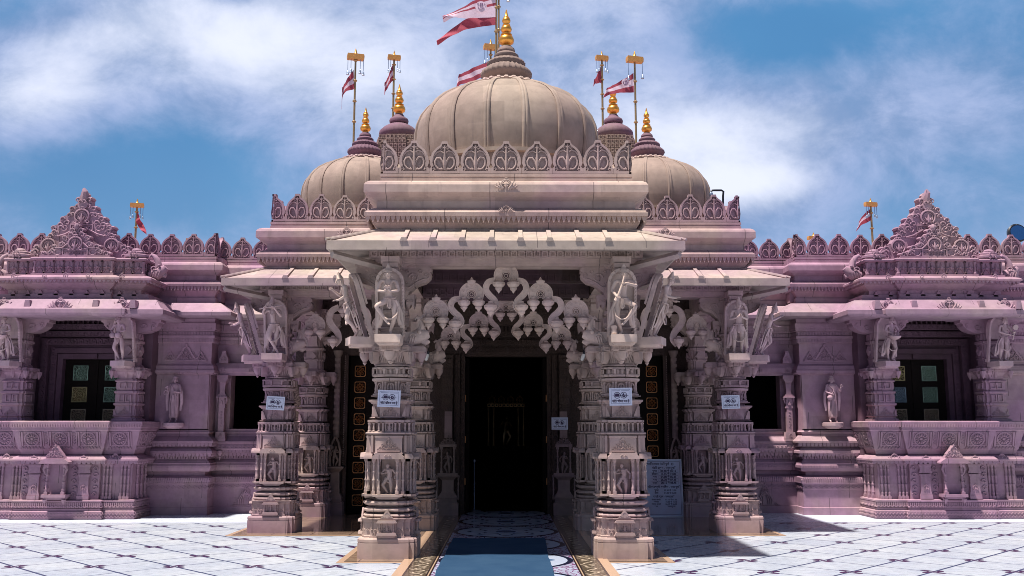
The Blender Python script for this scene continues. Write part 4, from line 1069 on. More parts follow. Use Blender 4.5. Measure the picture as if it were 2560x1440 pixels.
def wing(s):
    full=mir([(3.92,19.1),(5.72,19.1),(5.72,18.7),(6.98,18.7)],s)
    out2=mir([(9.2,18.7),(13.4,18.7)],s)
    mb=MB()
    for pth in (full,out2):
        sweep(mb,pth,LOW); sweep(mb,pth,TOP)
        diamonds(mb,pth,.055,.485,.56,.10,.012); ribs(mb,pth,.082,.60,.70,.042,.018,.6,tilt=.012)
        ribs(mb,pth,.094,.885,.925,.03,.008); ribs(mb,pth,.0,1.05,1.12,.05,.02)
        teeth(mb,pth,.105,1.095,1.16,.075,.02,round_=True); teeth(mb,pth,.12,1.285,1.35,.075,.02,round_=True)
        teeth(mb,pth,.085,2.675,2.70,.04,.012); ribs(mb,pth,.03,3.295,3.355,.03,.01); ribs(mb,pth,.02,3.435,3.495,.03,.012)
        teeth(mb,pth,.068,3.53,3.585,.075,.015,round_=True); ribs(mb,pth,-.02,2.92,2.96,.05,.0)
    body=mb
    # wall panels between the mouldings
    Y=18.7
    def B(x0,x1,y0,y1,z0,z1): a,b=sorted((s*x0,s*x1)); body.box(a,b,y0,y1,z0,z1)
    B(5.722,6.9,Y+.0,Y+.75,1.60,2.68); B(9.24,13.4,Y,Y+.3,1.60,2.68)
    B(3.9,4.08,19.12,19.4,0,4.2); B(5.44,5.75,19.11,19.4,1.2,2.7)
    B(5.74,5.80,Y-.035,Y,1.62,2.66); 
    # pediment reliefs above the ledge
    def ped(x,y,z,w,h): body.push(s*x,y,z); fret(body,0,0,w,h,0); body.ring([(-w*.5,0),(w*.5,0),(0,h)],[(-w*.38,.03),(w*.38,.03),(0,h*.82)],-.012,.004); body.pop()
    ped(6.22,Y,2.915,.46,.34); ped(5.93,Y,2.915,.24,.2); ped(6.52,Y,2.915,.24,.2); ped(9.9,Y,2.915,.46,.34); ped(10.4,Y,2.915,.3,.24)
    ped(4.9,19.09,2.915,.6,.42); ped(4.3,19.09,2.915,.3,.22)
    # bell-shaped relief on the dado of the recessed part
    for x,y in ((5.05,19.05),):
        body.push(s*x,y,0)
        for k,r in enumerate((.13,.09,.05)): body.tube([(-r,0,.17),(-r*1.05,-.01,.26),(-r*.6,-.01,.36),(0,-.01,.42-.03*k),(r*.6,-.01,.36),(r*1.05,-.01,.26),(r,0,.17)],.014,5)
        fret(body,0,.38,.16,.2,-.005); curl(body,-.2,.17,.035,1,0,.01); curl(body,.2,.17,.035,-1,0,.01); body.tube([(-.28,0,.155),(.28,0,.155)],.01,4)
        body.pop()
    w=body.build('wing_wall',M_ST,T,ang=28)
    # overhanging eave of the wing
    for pth,dz in ((mir([(3.92,19.1),(5.72,19.1),(5.72,18.7),(6.9,18.7)],s),0),(mir([(9.3,18.7),(13.4,18.7)],s),0)):
        mb=MB(); sweep(mb,pth,CHJ,loop=True); mb.build('wing_eave',M_EAVE,T,ang=25)
    # window with colonnette, sill and lintel
    mb=MB()
    a,b=sorted((s*4.08,s*5.52)); mb.box(a,b,18.98,19.3,1.27,1.385); sweep(mb,mir([(4.0,19.05),(4.0,18.95),(5.80,18.95),(5.80,19.1)],s),[(-.06,1.20),(0,1.20),(.03,1.215),(.045,1.235),(.045,1.30),(.03,1.33),(.05,1.345),(.05,1.38),(-.06,1.385)])
    pth=mir([(4.0,18.95),(5.80,18.95)],s); teeth(mb,pth,.03,1.165,1.22,.07,.02,round_=True); scrolls(mb,pth,.05,1.25,1.30,.08,.006)
    mb.lathe([(.004,1.02),(.03,1.09),(.02,1.10),(.06,1.16),(.06,1.2)],s*5.55,18.93,12)
    w2=mb.build('window',M_ST,T,ang=28)
    mb=MB(); sweep(mb,mir([(4.0,19.1),(4.0,18.95),(5.80,18.95),(5.80,19.1)],s),[(-.08,2.66),(0,2.66),(.0,2.70),(.02,2.72),(.02,2.80),(.0,2.83),(-.03,2.90),(-.08,2.90)])
    for x in (4.5,5.0,5.55): mb.push(s*x,18.93,2.72); gavaksha(mb,0,.05,.05); mb.pop()
    mb.push(s*5.55,18.96,2.9); mb.prism([(-.09,0),(.09,0),(.09,.08),(.05,.16),(.03,.24),(-.03,.24),(-.05,.16),(-.09,.08)],-.05,.05); gavaksha(mb,0,.08,.05,-.05); mb.pop()
    mb.build('lintel',M_ST,w2,ang=28)
    mb=MB(); x=s*5.55; y=18.96
    mb.cbox(x,y,1.385,.21,.16,.06); mb.prism([(x-.1,1.44),(x+.1,1.44),(x+.085,1.56),(x-.085,1.56)],y-.08,y+.08); gavaksha(mb,x,1.49,.035,y-.08)
    mb.prism([(x-.055,1.56),(x+.055,1.56),(x+.055,1.60),(x+.055,2.02),(x-.055,2.02)],y-.055,y+.055); 
    for k in range(6): curl(mb,x,1.66+k*.055,.02,(-1)**k,y-.057,.006)
    mb.prism([(x-.075,2.02),(x+.075,2.02),(x+.065,2.05),(x+.05,2.22),(x-.05,2.22),(x-.065,2.05)],y-.06,y+.06); mb.prism([(x-.03,2.08),(x+.03,2.08),(x,2.18)],y-.075,y)
    mb.cbox(x,y,2.22,.22,.18,.025); mb.cbox(x,y,2.245,.18,.14,.02); mb.cbox(x+s*.0,y,2.24,.14,.12,.05)
    mb.prism([(x-.055,2.265),(x+.055,2.265),(x+.045,2.35),(x+.06,2.52),(x-.06,2.52),(x-.045,2.35)],y-.05,y+.05)
    mb.prism([(x-.06,2.52),(x+.06,2.52),(x+.11,2.60),(x+.11,2.66),(x-.11,2.66),(x-.11,2.60)],y-.08,y+.08)
    for q in (-1,1): mb.tube([(x+q*.085,y-.03,2.25),(x+q*.09,y-.03,2.2),(x+q*.07,y-.03,2.1)],[.02,.025,.008],5)
    mb.build('window_column',M_ST,w2,ang=28)
    mb=MB(); a,b=sorted((s*4.08,s*5.46)); mb.box(a-.1,b+.4 if s>0 else b+.1,20.5,20.52,1.0,3.0); mb.box(a-.4,a-.38,19.25,20.5,1.0,3.0); mb.box(b+.38,b+.4,19.25,20.5,1.0,3.0); mb.box(a-.4,b+.4,19.31,20.5,.98,1.0); mb.box(a-.4,b+.4,19.31,20.5,3.0,3.02); mb.box(a-.4,a,20.48,20.5,1,3); mb.build('window_painted_dark',M_BLACK,w2,sm=False)  # closed box behind the opening, its darkness painted on
    # shallow rounded niche behind the monk statue
    return w
for s in (-1,1): wing(s)
# ================================================================ jutting balcony bays
XB=8.12
def bay(s):
    cx=s*XB
    def M(mb): mb.push(cx,0,0,sc=(1,1,1)); return mb
    base=[(-1.27,18.8),(-1.27,17.95),(-.71,17.95),(-.71,17.87),(.71,17.87),(.71,17.95),(1.27,17.95),(1.27,18.8)]
    # --- base
    mb=M(MB())
    sweep(mb,base,[(.12,0),(.12,.14),(.10,.15),(.08,.16),(.08,.19),(.06,.195),(.08,.20),(.08,.30),(.10,.31),(.10,.335),(.06,.345),(0,.35),(0,1.0),(.03,1.01),(.03,1.03),(.13,1.035),(.15,1.045),(.15,1.07),(.10,1.12),(.02,1.15),(-.02,1.16)])
    zigzag(mb,base,.12,.02,.07,.06); zigzag(mb,base,.12,.075,.125,.06); ribs(mb,base,.08,.205,.295,.035,.016,.55); zigzag(mb,base,.09,.205,.25,.07)
    teeth(mb,base,.135,.985,1.045,.085,.02,round_=True)
    for x,y,w in ((-.99,17.95,.5),(.99,17.95,.5)):
        for q in (-.225,-.16,.16,.225,-.095,.095): colonnette(mb,x+q,y-.02,.35,1.0,.022)
        mb.push(x,y,1.08); ornament(mb,0,.02,.12,-.11); mb.pop()
    for x in (-.45,.45):
        mb.box(x-.11,x+.11,17.80,17.9,.35,.42); mb.prism([(x-.11,.42),(x+.11,.42),(x+.09,.50),(x+.085,.74),(x+.105,.80),(x-.105,.80),(x-.085,.74),(x-.09,.50)],17.81,17.9)
        mb.prism([(x-.12,.82),(x+.12,.82),(x+.095,.9),(x+.12,.98),(x-.12,.98),(x-.095,.9)],17.80,17.9); gavaksha(mb,x,.56,.05,17.81)
        for q in (-.19,.19):
            for k in range(5): mb.spiral(x+q,.44+k*.115,17.86,.05,.01,(0 if k%2 else 180),(400 if k%2 else -220),.012,n=9,seg=4)
        mb.push(x,17.87,1.08); ornament(mb,0,.0,.10,-.12); mb.pop()
    for yy in (18.15,18.35,18.55):
        for q in (-1,1): colonnette(mb,q*1.29,yy,.35,1.0,.026)
    b=mb.build('balcony_base',M_ST,T,ang=28)
    # hanging miniature shrine
    mb=M(MB()); y=17.74
    mb.prism([(-.22,.40),(.22,.40),(.22,.45),(-.22,.45)],y-.12,y+.1); mb.prism([(-.17,.36),(.17,.36),(.2,.40),(-.2,.40)],y-.08,y+.1)
    for q in (-1,1):
        mb.lathe([(.003,.27),(.025,.32),(.045,.36)],q*.17,y-.06,8); colonnette(mb,q*.15,y-.07,.45,1.0,.024)
        mb.tube([(q*.17,y-.09,.98),(q*.21,y-.09,.9),(q*.17,y-.08,.8)],[.03,.025,.01],5)
    mb.prism([(-.27,1.0),(.27,1.0),(.26,1.03),(.17,1.09),(-.17,1.09),(-.26,1.03)],y-.18,y+.1); 
    mb.push(0,y-.08,1.08); mb.prism([(-.17,0),(.17,0),(.12,.09),(.06,.16),(0,.24),(-.06,.16),(-.12,.09)],-.06,.06); fret(mb,0,.01,.32,.24,-.06); mb.pop()
    mb.box(-.13,.13,y+.04,y+.1,.45,1.0)
    mb.build('miniature_shrine',M_ST,b,ang=30)
    # --- leaning seat back with rosettes
    mb=M(MB())
    sweep(mb,base,[(-.1,1.14),(.0,1.15),(.02,1.16),(.05,1.24),(.06,1.25),(.15,1.58),(.17,1.60),(.17,1.635),(.185,1.64),(.20,1.72),(.20,1.75),(.16,1.765),(-.05,1.77),(-.06,1.70)])
    ribs(mb,base,.188,1.655,1.715,.03,.014)
    # carvings on the slope
    sl=atan2(.33,.09); ln=hypot(.09,.33)
    for x,y,a,L in segs(base,.06):
        if L<.3: continue
        mb.push(x,y,1.25,rz=a); mb.push(0,0,0,rx=pi/2-sl)
        n=max(1,round((L-.1)/.46)); 
        for k in range(n):
            xx=(k+.5)*L/n; rosette(mb,xx,ln*.58,.125,-.002)
            for q in (-1,1):
                mb.box(xx+q*.17-.015,xx+q*.17+.015,-.025,.0,ln*.2,ln*.97); mb.box(xx+q*.21-.01,xx+q*.21+.01,-.018,.0,ln*.2,ln*.97)
            mb.box(xx-.15,xx+.15,-.012,0,ln*.93,ln*.97); mb.box(xx-.15,xx+.15,-.012,0,ln*.20,ln*.235)
            for qx in (-.13,.13):
                for qz in (.30,.86): mb.spiral(xx+qx,ln*qz,-.004,.03,.006,0,400,.007,n=8,seg=4)
            for qz in (.33,.5,.67,.84): curl(mb,xx+L/n*.5-.0,ln*qz,.026,1,-.002,.008) if k<n-1 else None
            for q in range(-3,4): mb.tube([(xx+q*.06-.03,-.004,ln*.02),(xx+q*.06,-.012,ln*.17),(xx+q*.06+.03,-.004,ln*.02)],.010,4)
        mb.pop(); mb.pop()
    mb.build('balcony_parapet',M_ST,T,ang=28)
    # --- balcony floor and shadowed inner side
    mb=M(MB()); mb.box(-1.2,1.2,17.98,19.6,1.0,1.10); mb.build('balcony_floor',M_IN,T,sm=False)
    # --- balcony pillars
    for q in (-1,1):
        if s<0 and q<0: pass
        mb=MB(); mb.push(cx+q*1.05,18.18,0)
        sweep(mb,planxy(.19,((.13,.02),)),[(.04,1.72),(.04,1.80),(.0,1.82),(.0,1.84),(.03,1.86),(.01,1.88),(-.01,2.04),(.02,2.06),(.02,2.09),(-.005,2.10),(-.01,2.26),(.02,2.28),(.02,2.31),(-.02,2.33),(-.01,2.36),(-.01,2.48),(.02,2.50),(.0,2.53),(-.03,2.54),(-.02,2.60),(.03,2.66),(.03,2.69)],closed=True)
        def fa(m):
            fret(m,0,1.87,.24,.14,-.225)
            for e in (-1,1): m.prism([(e*.19,1.87),(e*.19,1.98),(e*.14,1.87)],-.21,-.18)
            for x0,x1 in ((-.115,-.01),(.01,.115)): m.ring([(x0,2.12),(x1,2.12),(x1,2.25),(x0,2.25)],[(x0+.02,2.13),(x1-.02,2.13),(x1-.02,2.24),(x0+.02,2.24)],-.225,-.19); m.ring([(x0,2.36),(x1,2.36),(x1,2.47),(x0,2.47)],[(x0+.015,2.38),(x1-.015,2.38),(x1-.015,2.46),(x0+.015,2.46)],-.22,-.19)
            m.prism([(-.02,2.47),(.02,2.47),(0,2.37)],-.24,-.2)
            m.lathe([(.004,2.55),(.03,2.6),(.05,2.66),(.05,2.69)],0,-.21,8)
            m.push(0,0,0,rz=pi/4); m.prism([(-.035,2.69),(.035,2.69),(.0,2.56)],-.32,-.22); m.lathe([(.004,2.54),(.03,2.59),(.055,2.65),(.055,2.69)],0,-.36,8); m.pop()
        four(mb,fa)
        pl=planxy(.24,((.15,.05),)); sweep(mb,pl,[(-.01,2.69),(.02,2.695),(.02,2.75),(-.02,2.76)],closed=True); squares(mb,pl,.02,2.70,2.745,.08,.008,closed=True)
        sweep(mb,planxy(.14,((.09,.02),)),[(.03,2.76),(.03,2.80),(0,2.82),(0,2.92),(.02,2.94),(-.0,2.96),(0,3.2),(.03,3.22),(.03,3.26),(0,3.28),(.0,3.40)],closed=True)
        four(mb,lambda m:(m.prism([(-.08,3.08),(0,3.17),(.08,3.08),(0,2.99)],-.2,-.12),m.prism([(-.1,3.28),(.1,3.28),(.1,3.40),(.05,3.31),(0,3.40),(-.05,3.31),(-.1,3.40)],-.175,-.12)))
        for e in (-1,1):
            mb.prism([(e*.1,3.40),(e*.3,3.42),(e*.42,3.47),(e*.5,3.54),(e*.52,3.60),(e*.56,3.61),(e*.56,3.66),(e*.1,3.66)],-.13,.13)
            mb.spiral(e*.42,3.56,-.135,.05,.01,-90,360*e,.012,n=12,seg=5); mb.spiral(e*.24,3.52,-.135,.07,.012,0,400*e,.012,n=12,seg=5)
        mb.prism([(-.1,3.40),(.1,3.40),(.1,3.72),(-.1,3.72)],-.30,.2); mb.prism([(-.08,3.66),(.08,3.66),(.08,3.72),(-.08,3.72)],-.38,-.2)
        mb.build('balcony_pillar',M_ST,T,ang=30)
    # side pillars stubs toward the wall
    # --- deep eave
    mb=M(MB())
    eb=[(-1.38,18.75),(-1.38,17.92),(-.72,17.92),(-.72,17.82),(.72,17.82),(.72,17.92),(1.38,17.92),(1.38,18.75)]
    sweep(mb,eb,[(-.4,3.66),(.40,3.66),(.46,3.685),(.475,3.70),(.475,3.78),(.45,3.80),(.42,3.80),(.26,3.985),(.05,4.00),(.05,4.04),(.02,4.05),(.02,4.12),(-.3,4.12)],loop=True)
    e=mb.build('balcony_eave',M_EAVE,T,ang=25)
    for x,y in ((-1.08,17.5),(0,17.40),(1.08,17.5)):
        mb=M(MB()); mb.push(x,y,3.87,rx=0); ornament(mb,0,0,.19,0); mb.box(-.1,.1,0,.14,-.06,.04); mb.pop(); mb.build('eave_ornament',M_ST,e,ang=35)
    for x in (-.62,.62,-1.3,1.3): mb=M(MB()); mb.prism([(x-.06,3.80),(x+.06,3.80),(x+.04,3.95),(x-.04,3.95)],17.42,17.6); mb.build('eave_block',M_EAVE,e,ang=35)
    # --- cornice and attic frieze
    eb=[(-1.27,18.75),(-1.27,17.92),(-.72,17.92),(-.72,17.82),(.72,17.82),(.72,17.92),(1.27,17.92),(1.27,18.75)]
    mb=M(MB())
    sweep(mb,eb,[(-.2,4.1),(-.02,4.11),(-.02,4.20),(.05,4.24),(.10,4.28),(.12,4.30),(.12,4.345),(.24,4.35),(.26,4.36),(.26,4.39),(.22,4.42),(.12,4.455),(.05,4.46),(.05,4.50),(.02,4.505),(0,4.51),(0,4.74),(.03,4.75),(.06,4.76),(.07,4.785),(.05,4.81),(-.05,4.82),(-.3,4.84)])
    teeth(mb,eb,.23,4.30,4.355,.075,.02); teeth_up(mb,eb,.0,4.09,4.19,.30)
    def cell(m,x,p):
        for q in (-1,1): baluster(m,x+q*p*.5,-.012,4.51,4.74,.02)
        for q in (-1,1):
            m.tube([(x+q*p*.36,-.008,4.52),(x+q*p*.12,-.014,4.60),(x,-.012,4.72)],.009,4); m.tube([(x-q*p*.34,-.008,4.62),(x,-.02,4.63)],.012,4)
        m.prism([(x-.02,4.62),(x,4.58),(x+.02,4.62),(x,4.66)],-.03,0)
    along(mb,eb,0,.19,cell)
    for x in (-1.0,0,1.0): mb.push(x,17.62 if x else 17.53,4.42); gavaksha(mb,0,0,.05); mb.pop()
    for x in (-.4,.4): mb.push(x,17.55,4.41); gavaksha(mb,0,0,.04); mb.pop()
    mb.build('attic_frieze',M_ST,T,ang=30)
    # --- stepped pierced pediment
    mb=M(MB()); pediment(mb,17.86,4.82,.66,.62,.16,1)
    pd=mb.build('pediment',M_ST,T,ang=32)
    mb=M(MB()); pediment(mb,18.06,4.82,1.12,1.30,.26,2)
    for q in (-1,1):
        mb.push(q*1.10,18.0,4.83); mb.ball(0,0,.03,.24,.16,.06,seg=12,rings=5); mb.ball(0,0,.09,.17,.12,.05,seg=12,rings=5); mb.ball(0,0,.14,.1,.08,.05,seg=10,rings=4); gavaksha(mb,0,.05,.07,-.15); mb.pop()
    mb.build('rear_pediment',M_ST,pd,ang=32)
    # --- gargoyles at the ends of the frieze
    for q in (-1,1):
        mb=M(MB()); mb.push(q*1.45,18.05,4.66,sc=(q,1,1))
        mb.tube([(-.1,0,-.16),(.02,0,-.14),(.14,0,-.06),(.2,0,.0)],[.08,.115,.10,.06],9); mb.tube([(.06,0,.0),(.04,0,.12),(-.02,0,.2),(-.08,0,.24),(-.12,0,.20)],[.075,.06,.05,.035,.02],8)
        mb.tube([(.12,0,-.13),(.2,0,-.17),(.22,0,-.12)],[.05,.04,.015],6); mb.ball(.1,-.09,.02,.03); mb.spiral(0,-.05,-.11,.06,.012,0,400,.014,n=10,seg=5)
        for k in range(4): mb.tube([(-.06+.05*k,-.1,-.2),(-.02+.05*k,-.11,-.1)],.012,4)
        mb.pop(); mb.build('gargoyle',M_ST,T,ang=50)
    # --- screen wall and carved door frame at the back of the balcony
    dx=s*8.14-cx; Y=19.1
    mb=M(MB())
    mb.box(-1.35,dx-.63,Y,Y+.2,1.0,4.1); mb.box(dx+.63,1.35,Y,Y+.2,1.0,4.1); mb.box(dx-.63,dx+.63,Y,Y+.2,2.99,4.1)
    for k,(w,h,dy) in enumerate(((.63,2.99,.04),(.74,3.10,.08),(.90,3.26,.12))):
        w2=w+(.10 if k<2 else .13)
        mb.ring([(dx-w2,1.0),(dx+w2,1.0),(dx+w2,h+(w2-w)),(dx-w2,h+(w2-w))],[(dx-w,1.0),(dx+w,1.0),(dx+w,h),(dx-w,h)],Y-dy,Y)
    for i in range(16):
        z=1.8+i*.10
        for q in (-1,1): mb.spiral(dx+q*.80,z,Y-.085,.04,.008,0,380*q,.009,n=8,seg=4); mb.prism([(dx+q*.965-.05,z),(dx+q*.965+.05,z),(dx+q*.965,z+.07)],Y-.14,Y-.1)
    for i in range(15):
        x=dx-.88+i*.125; mb.tube([(x-.05,Y-.125,3.28),(x-.03,Y-.13,3.36),(x,Y-.125,3.38),(x+.03,Y-.13,3.36),(x+.05,Y-.125,3.28)],.011,5); mb.ball(x,Y-.12,3.31,.02,.02,.03,seg=5,rings=3)
    for z in (3.42,3.56): mb.box(-1.4,1.4,Y-.2,Y,z,z+.11); scrolls(mb,[(-1.4,Y-.2),(1.4,Y-.2)],0,z+.01,z+.10,.13,.009)
    ribs(mb,[(-1.4,Y-.1),(1.4,Y-.1)],0,3.68,3.86,.10,.05,.3)
    mb.box(dx-.06,dx+.06,Y-.09,Y,3.0,3.09)
    for q in (-1,1): mb.box(q*1.25-.10,q*1.25+.10,18.4,Y,1.0,4.0)
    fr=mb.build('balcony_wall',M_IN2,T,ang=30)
    mb=M(MB()); mb.box(dx-.63,dx+.63,Y+.1,Y+.16,1.0,2.99); mb.box(dx-.03,dx+.03,Y+.08,Y+.1,1.0,2.99)
    for z in (1.22,1.78,2.34,2.88): mb.box(dx-.6,dx+.6,Y+.088,Y+.1,z,z+.03)
    dr=mb.build('balcony_door',M_DARKW,T,sm=False)
    cols={(-1,0,0):M_COLG,(-1,1,0):M_COLG,(-1,0,1):M_COLY,(-1,1,1):M_COLG,(-1,0,2):M_COLO,(-1,1,2):M_COLO,(1,0,0):M_COLY,(1,1,0):M_COLG,(1,0,1):M_COLB,(1,1,1):M_COLG,(1,0,2):M_COLO,(1,1,2):M_COLO}
    for i in (0,1):
        for j in (0,1,2):
            mb=M(MB()); lattice_square(mb,dx+(-.315 if i==0 else .315),Y+.09,2.72-.43*j,.29)
            mb.build('door_panel',cols[(s,i,j)],dr,ang=40)
def teeth_up(mb,path,o,z0,z1,pitch):
    def f(m,x,p): m.prism([(x-.045,z0),(x+.045,z0),(x+.03,z0+(z1-z0)*.5),(x,z1),(x-.03,z0+(z1-z0)*.5)],-.02,.02)
    along(mb,path,o,pitch,f)
def pediment(m,y,z,hw,H,th,kind):
    """stepped triangular body with horseshoe arches and scroll crockets"""
    if kind==1:
        poly=[(-hw,0),(hw,0),(hw*.96,H*.12),(hw*.72,H*.2),(hw*.66,H*.34),(hw*.42,H*.42),(hw*.36,H*.62),(hw*.18,H*.72),(hw*.14,H*.86),(0,H)]
    else:
        poly=[(-hw,0),(hw,0),(hw*.98,H*.05),(hw*.86,H*.10),(hw*.8,H*.18),(hw*.62,H*.25),(hw*.56,H*.36),(hw*.5,H*.42),(hw*.52,H*.48),(hw*.4,H*.53),(hw*.36,H*.62),(hw*.24,H*.68),(hw*.2,H*.78),(hw*.1,H*.82),(hw*.1,H*.92),(0,H)]
    poly=poly+[(-a,b) for a,b in reversed(poly[2:-1])]
    m.prism([(a,z+b) for a,b in poly],y,y+th)
    yy=y-.006
    for i,(a,b) in enumerate(poly[2:]):
        j=(i+3)%len(poly); 
        curl(m,a*.93,z+b*.97-.01,.055,(1 if a>0 else -1),y-.008,.016)
        m.ball(a*.99,y+th/2,z+b,.05,th*.55,.04,seg=7,rings=4)
    def big(x,zz,r):
        m.disc_y(x,zz,yy-.012,yy,r*1.05,18); gavaksha(m,x,zz,r*1.1,yy-.02); m.arc(x,zz,yy-.02,r*1.02,0,360,r*.1,n=20,seg=5)
    def grill(x0,x1,z0,z1):
        m.ring([(x0,z0),(x1,z0),(x1,z1),(x0,z1)],[(x0+.02,z0+.02),(x1-.02,z0+.02),(x1-.02,z1-.02),(x0+.02,z1-.02)],yy-.02,yy+.01); squares(m,[(x0+.03,yy),(x1-.03,yy)],0,z0+.025,z0+.07,.06,.014)
    if kind==1:
        big(0,z+H*.42,.125); m.box(-hw,hw,yy-.03,yy,z,z+.03)
        grill(-.24,.24,z+.03,z+.17)
        for q in (-1,1): 
            m.arc(q*.33,z+.10,yy,.065,0,360,.018,n=12,seg=5); curl(m,q*.47,z+.08,.05,q,yy,.016); curl(m,q*.28,z+.24,.05,q,yy,.016); curl(m,q*.2,z+.34,.04,-q,yy,.014); m.arc(q*.2,z+.27,yy,.05,-90,120,.014,n=8,seg=4)
            m.tube([(q*.1,yy-.01,z+.30),(q*.24,yy-.02,z+.18),(q*.38,yy-.01,z+.18)],.015,5)
        m.spiral(-.04,z+H*.72,yy-.01,.05,.01,0,300,.014,n=8,seg=5); m.spiral(.04,z+H*.72,yy-.01,.05,.01,180,-120,.014,n=8,seg=5)
        m.ball(0,yy,z+H*.95,.05,.06,.07,seg=8,rings=5)
    else:
        for q in (-1,1):
            big(q*.60,z+.26,.13); curl(m,q*.85,z+.14,.06,q,yy,.02); curl(m,q*.83,z+.05,.05,-q,yy,.018); m.arc(q*.97,z+.07,yy,.055,0,360,.016,n=10,seg=4)
            grill(q*.95-.1 if q>0 else q*.95-.02,q*.95+.02 if q>0 else q*.95+.1,z+.01,z+.1)
            curl(m,q*.40,z+.60,.06,q,yy,.018); curl(m,q*.28,z+.70,.055,-q,yy,.017); m.arc(q*.33,z+.60,yy,.055,0,360,.015,n=10,seg=4); curl(m,q*.19,z+.86,.05,q,yy,.016); m.arc(q*.48,z+.50,yy,.045,0,360,.014,n=10,seg=4)
            curl(m,q*.08,z+1.06,.04,q,yy,.013); curl(m,q*.52,z+.58,.045,-q,yy,.015)
            m.tube([(q*.05,yy-.01,z+.62),(q*.3,yy-.02,z+.48),(q*.45,yy-.01,z+.44)],.018,5)
        big(0,z+.83,.135); grill(-.22,.22,z+.56,z+.68)
        m.disc_y(0,z+1.06,yy-.04,yy+th,.10,10); m.spiral(-.04,z+1.10,yy-.05,.05,.01,0,300,.015,n=8,seg=5); m.spiral(.04,z+1.10,yy-.05,.05,.01,180,-120,.015,n=8,seg=5)
        m.tube([(0,y+.05,z+1.12),(0,y+.03,z+1.22),(.02,y-.02,z+1.32),(0,y-.03,z+1.38)],[.10,.09,.06,.02],8)
        for k in range(5): m.ball(0,y+th/2,z+1.0+.07*k,.13-.015*k,.12,.035,seg=10,rings=4)
for s in (-1,1): bay(s)
# ================================================================ carved figures
def skin_mesh(J,E,root):
    """J name->(x,y,z,r) ; E list of (a,b): one continuous skinned surface"""
    names=list(J); me=bpy.data.meshes.new('skin'); me.from_pydata([J[n][:3] for n in names],[(names.index(a),names.index(b)) for a,b in E],[])
    o=bpy.data.objects.new('skin',me); COL.objects.link(o)
    md=o.modifiers.new('skin','SKIN'); md.use_smooth_shade=True; md.branch_smoothing=.6
    if not me.skin_vertices: 
        bm=bmesh.new(); bm.from_mesh(me); bm.verts.layers.skin.verify(); bm.to_mesh(me); bm.free()
    sv=me.skin_vertices[0].data
    for i,n in enumerate(names):
        r=J[n][3]; sv[i].radius=(r,r) if not isinstance(r,tuple) else r; sv[i].use_root=(n==root)
    o.modifiers.new('sub','SUBSURF').levels=1; o.modifiers['sub'].render_levels=1
    dg=bpy.context.evaluated_depsgraph_get(); ev=o.evaluated_get(dg); m2=bpy.data.meshes.new_from_object(ev)
    vs=[tuple(v.co) for v in m2.vertices]; fs=[tuple(p.vertices) for p in m2.polygons]
    bpy.data.objects.remove(o); bpy.data.meshes.remove(m2); return vs,fs
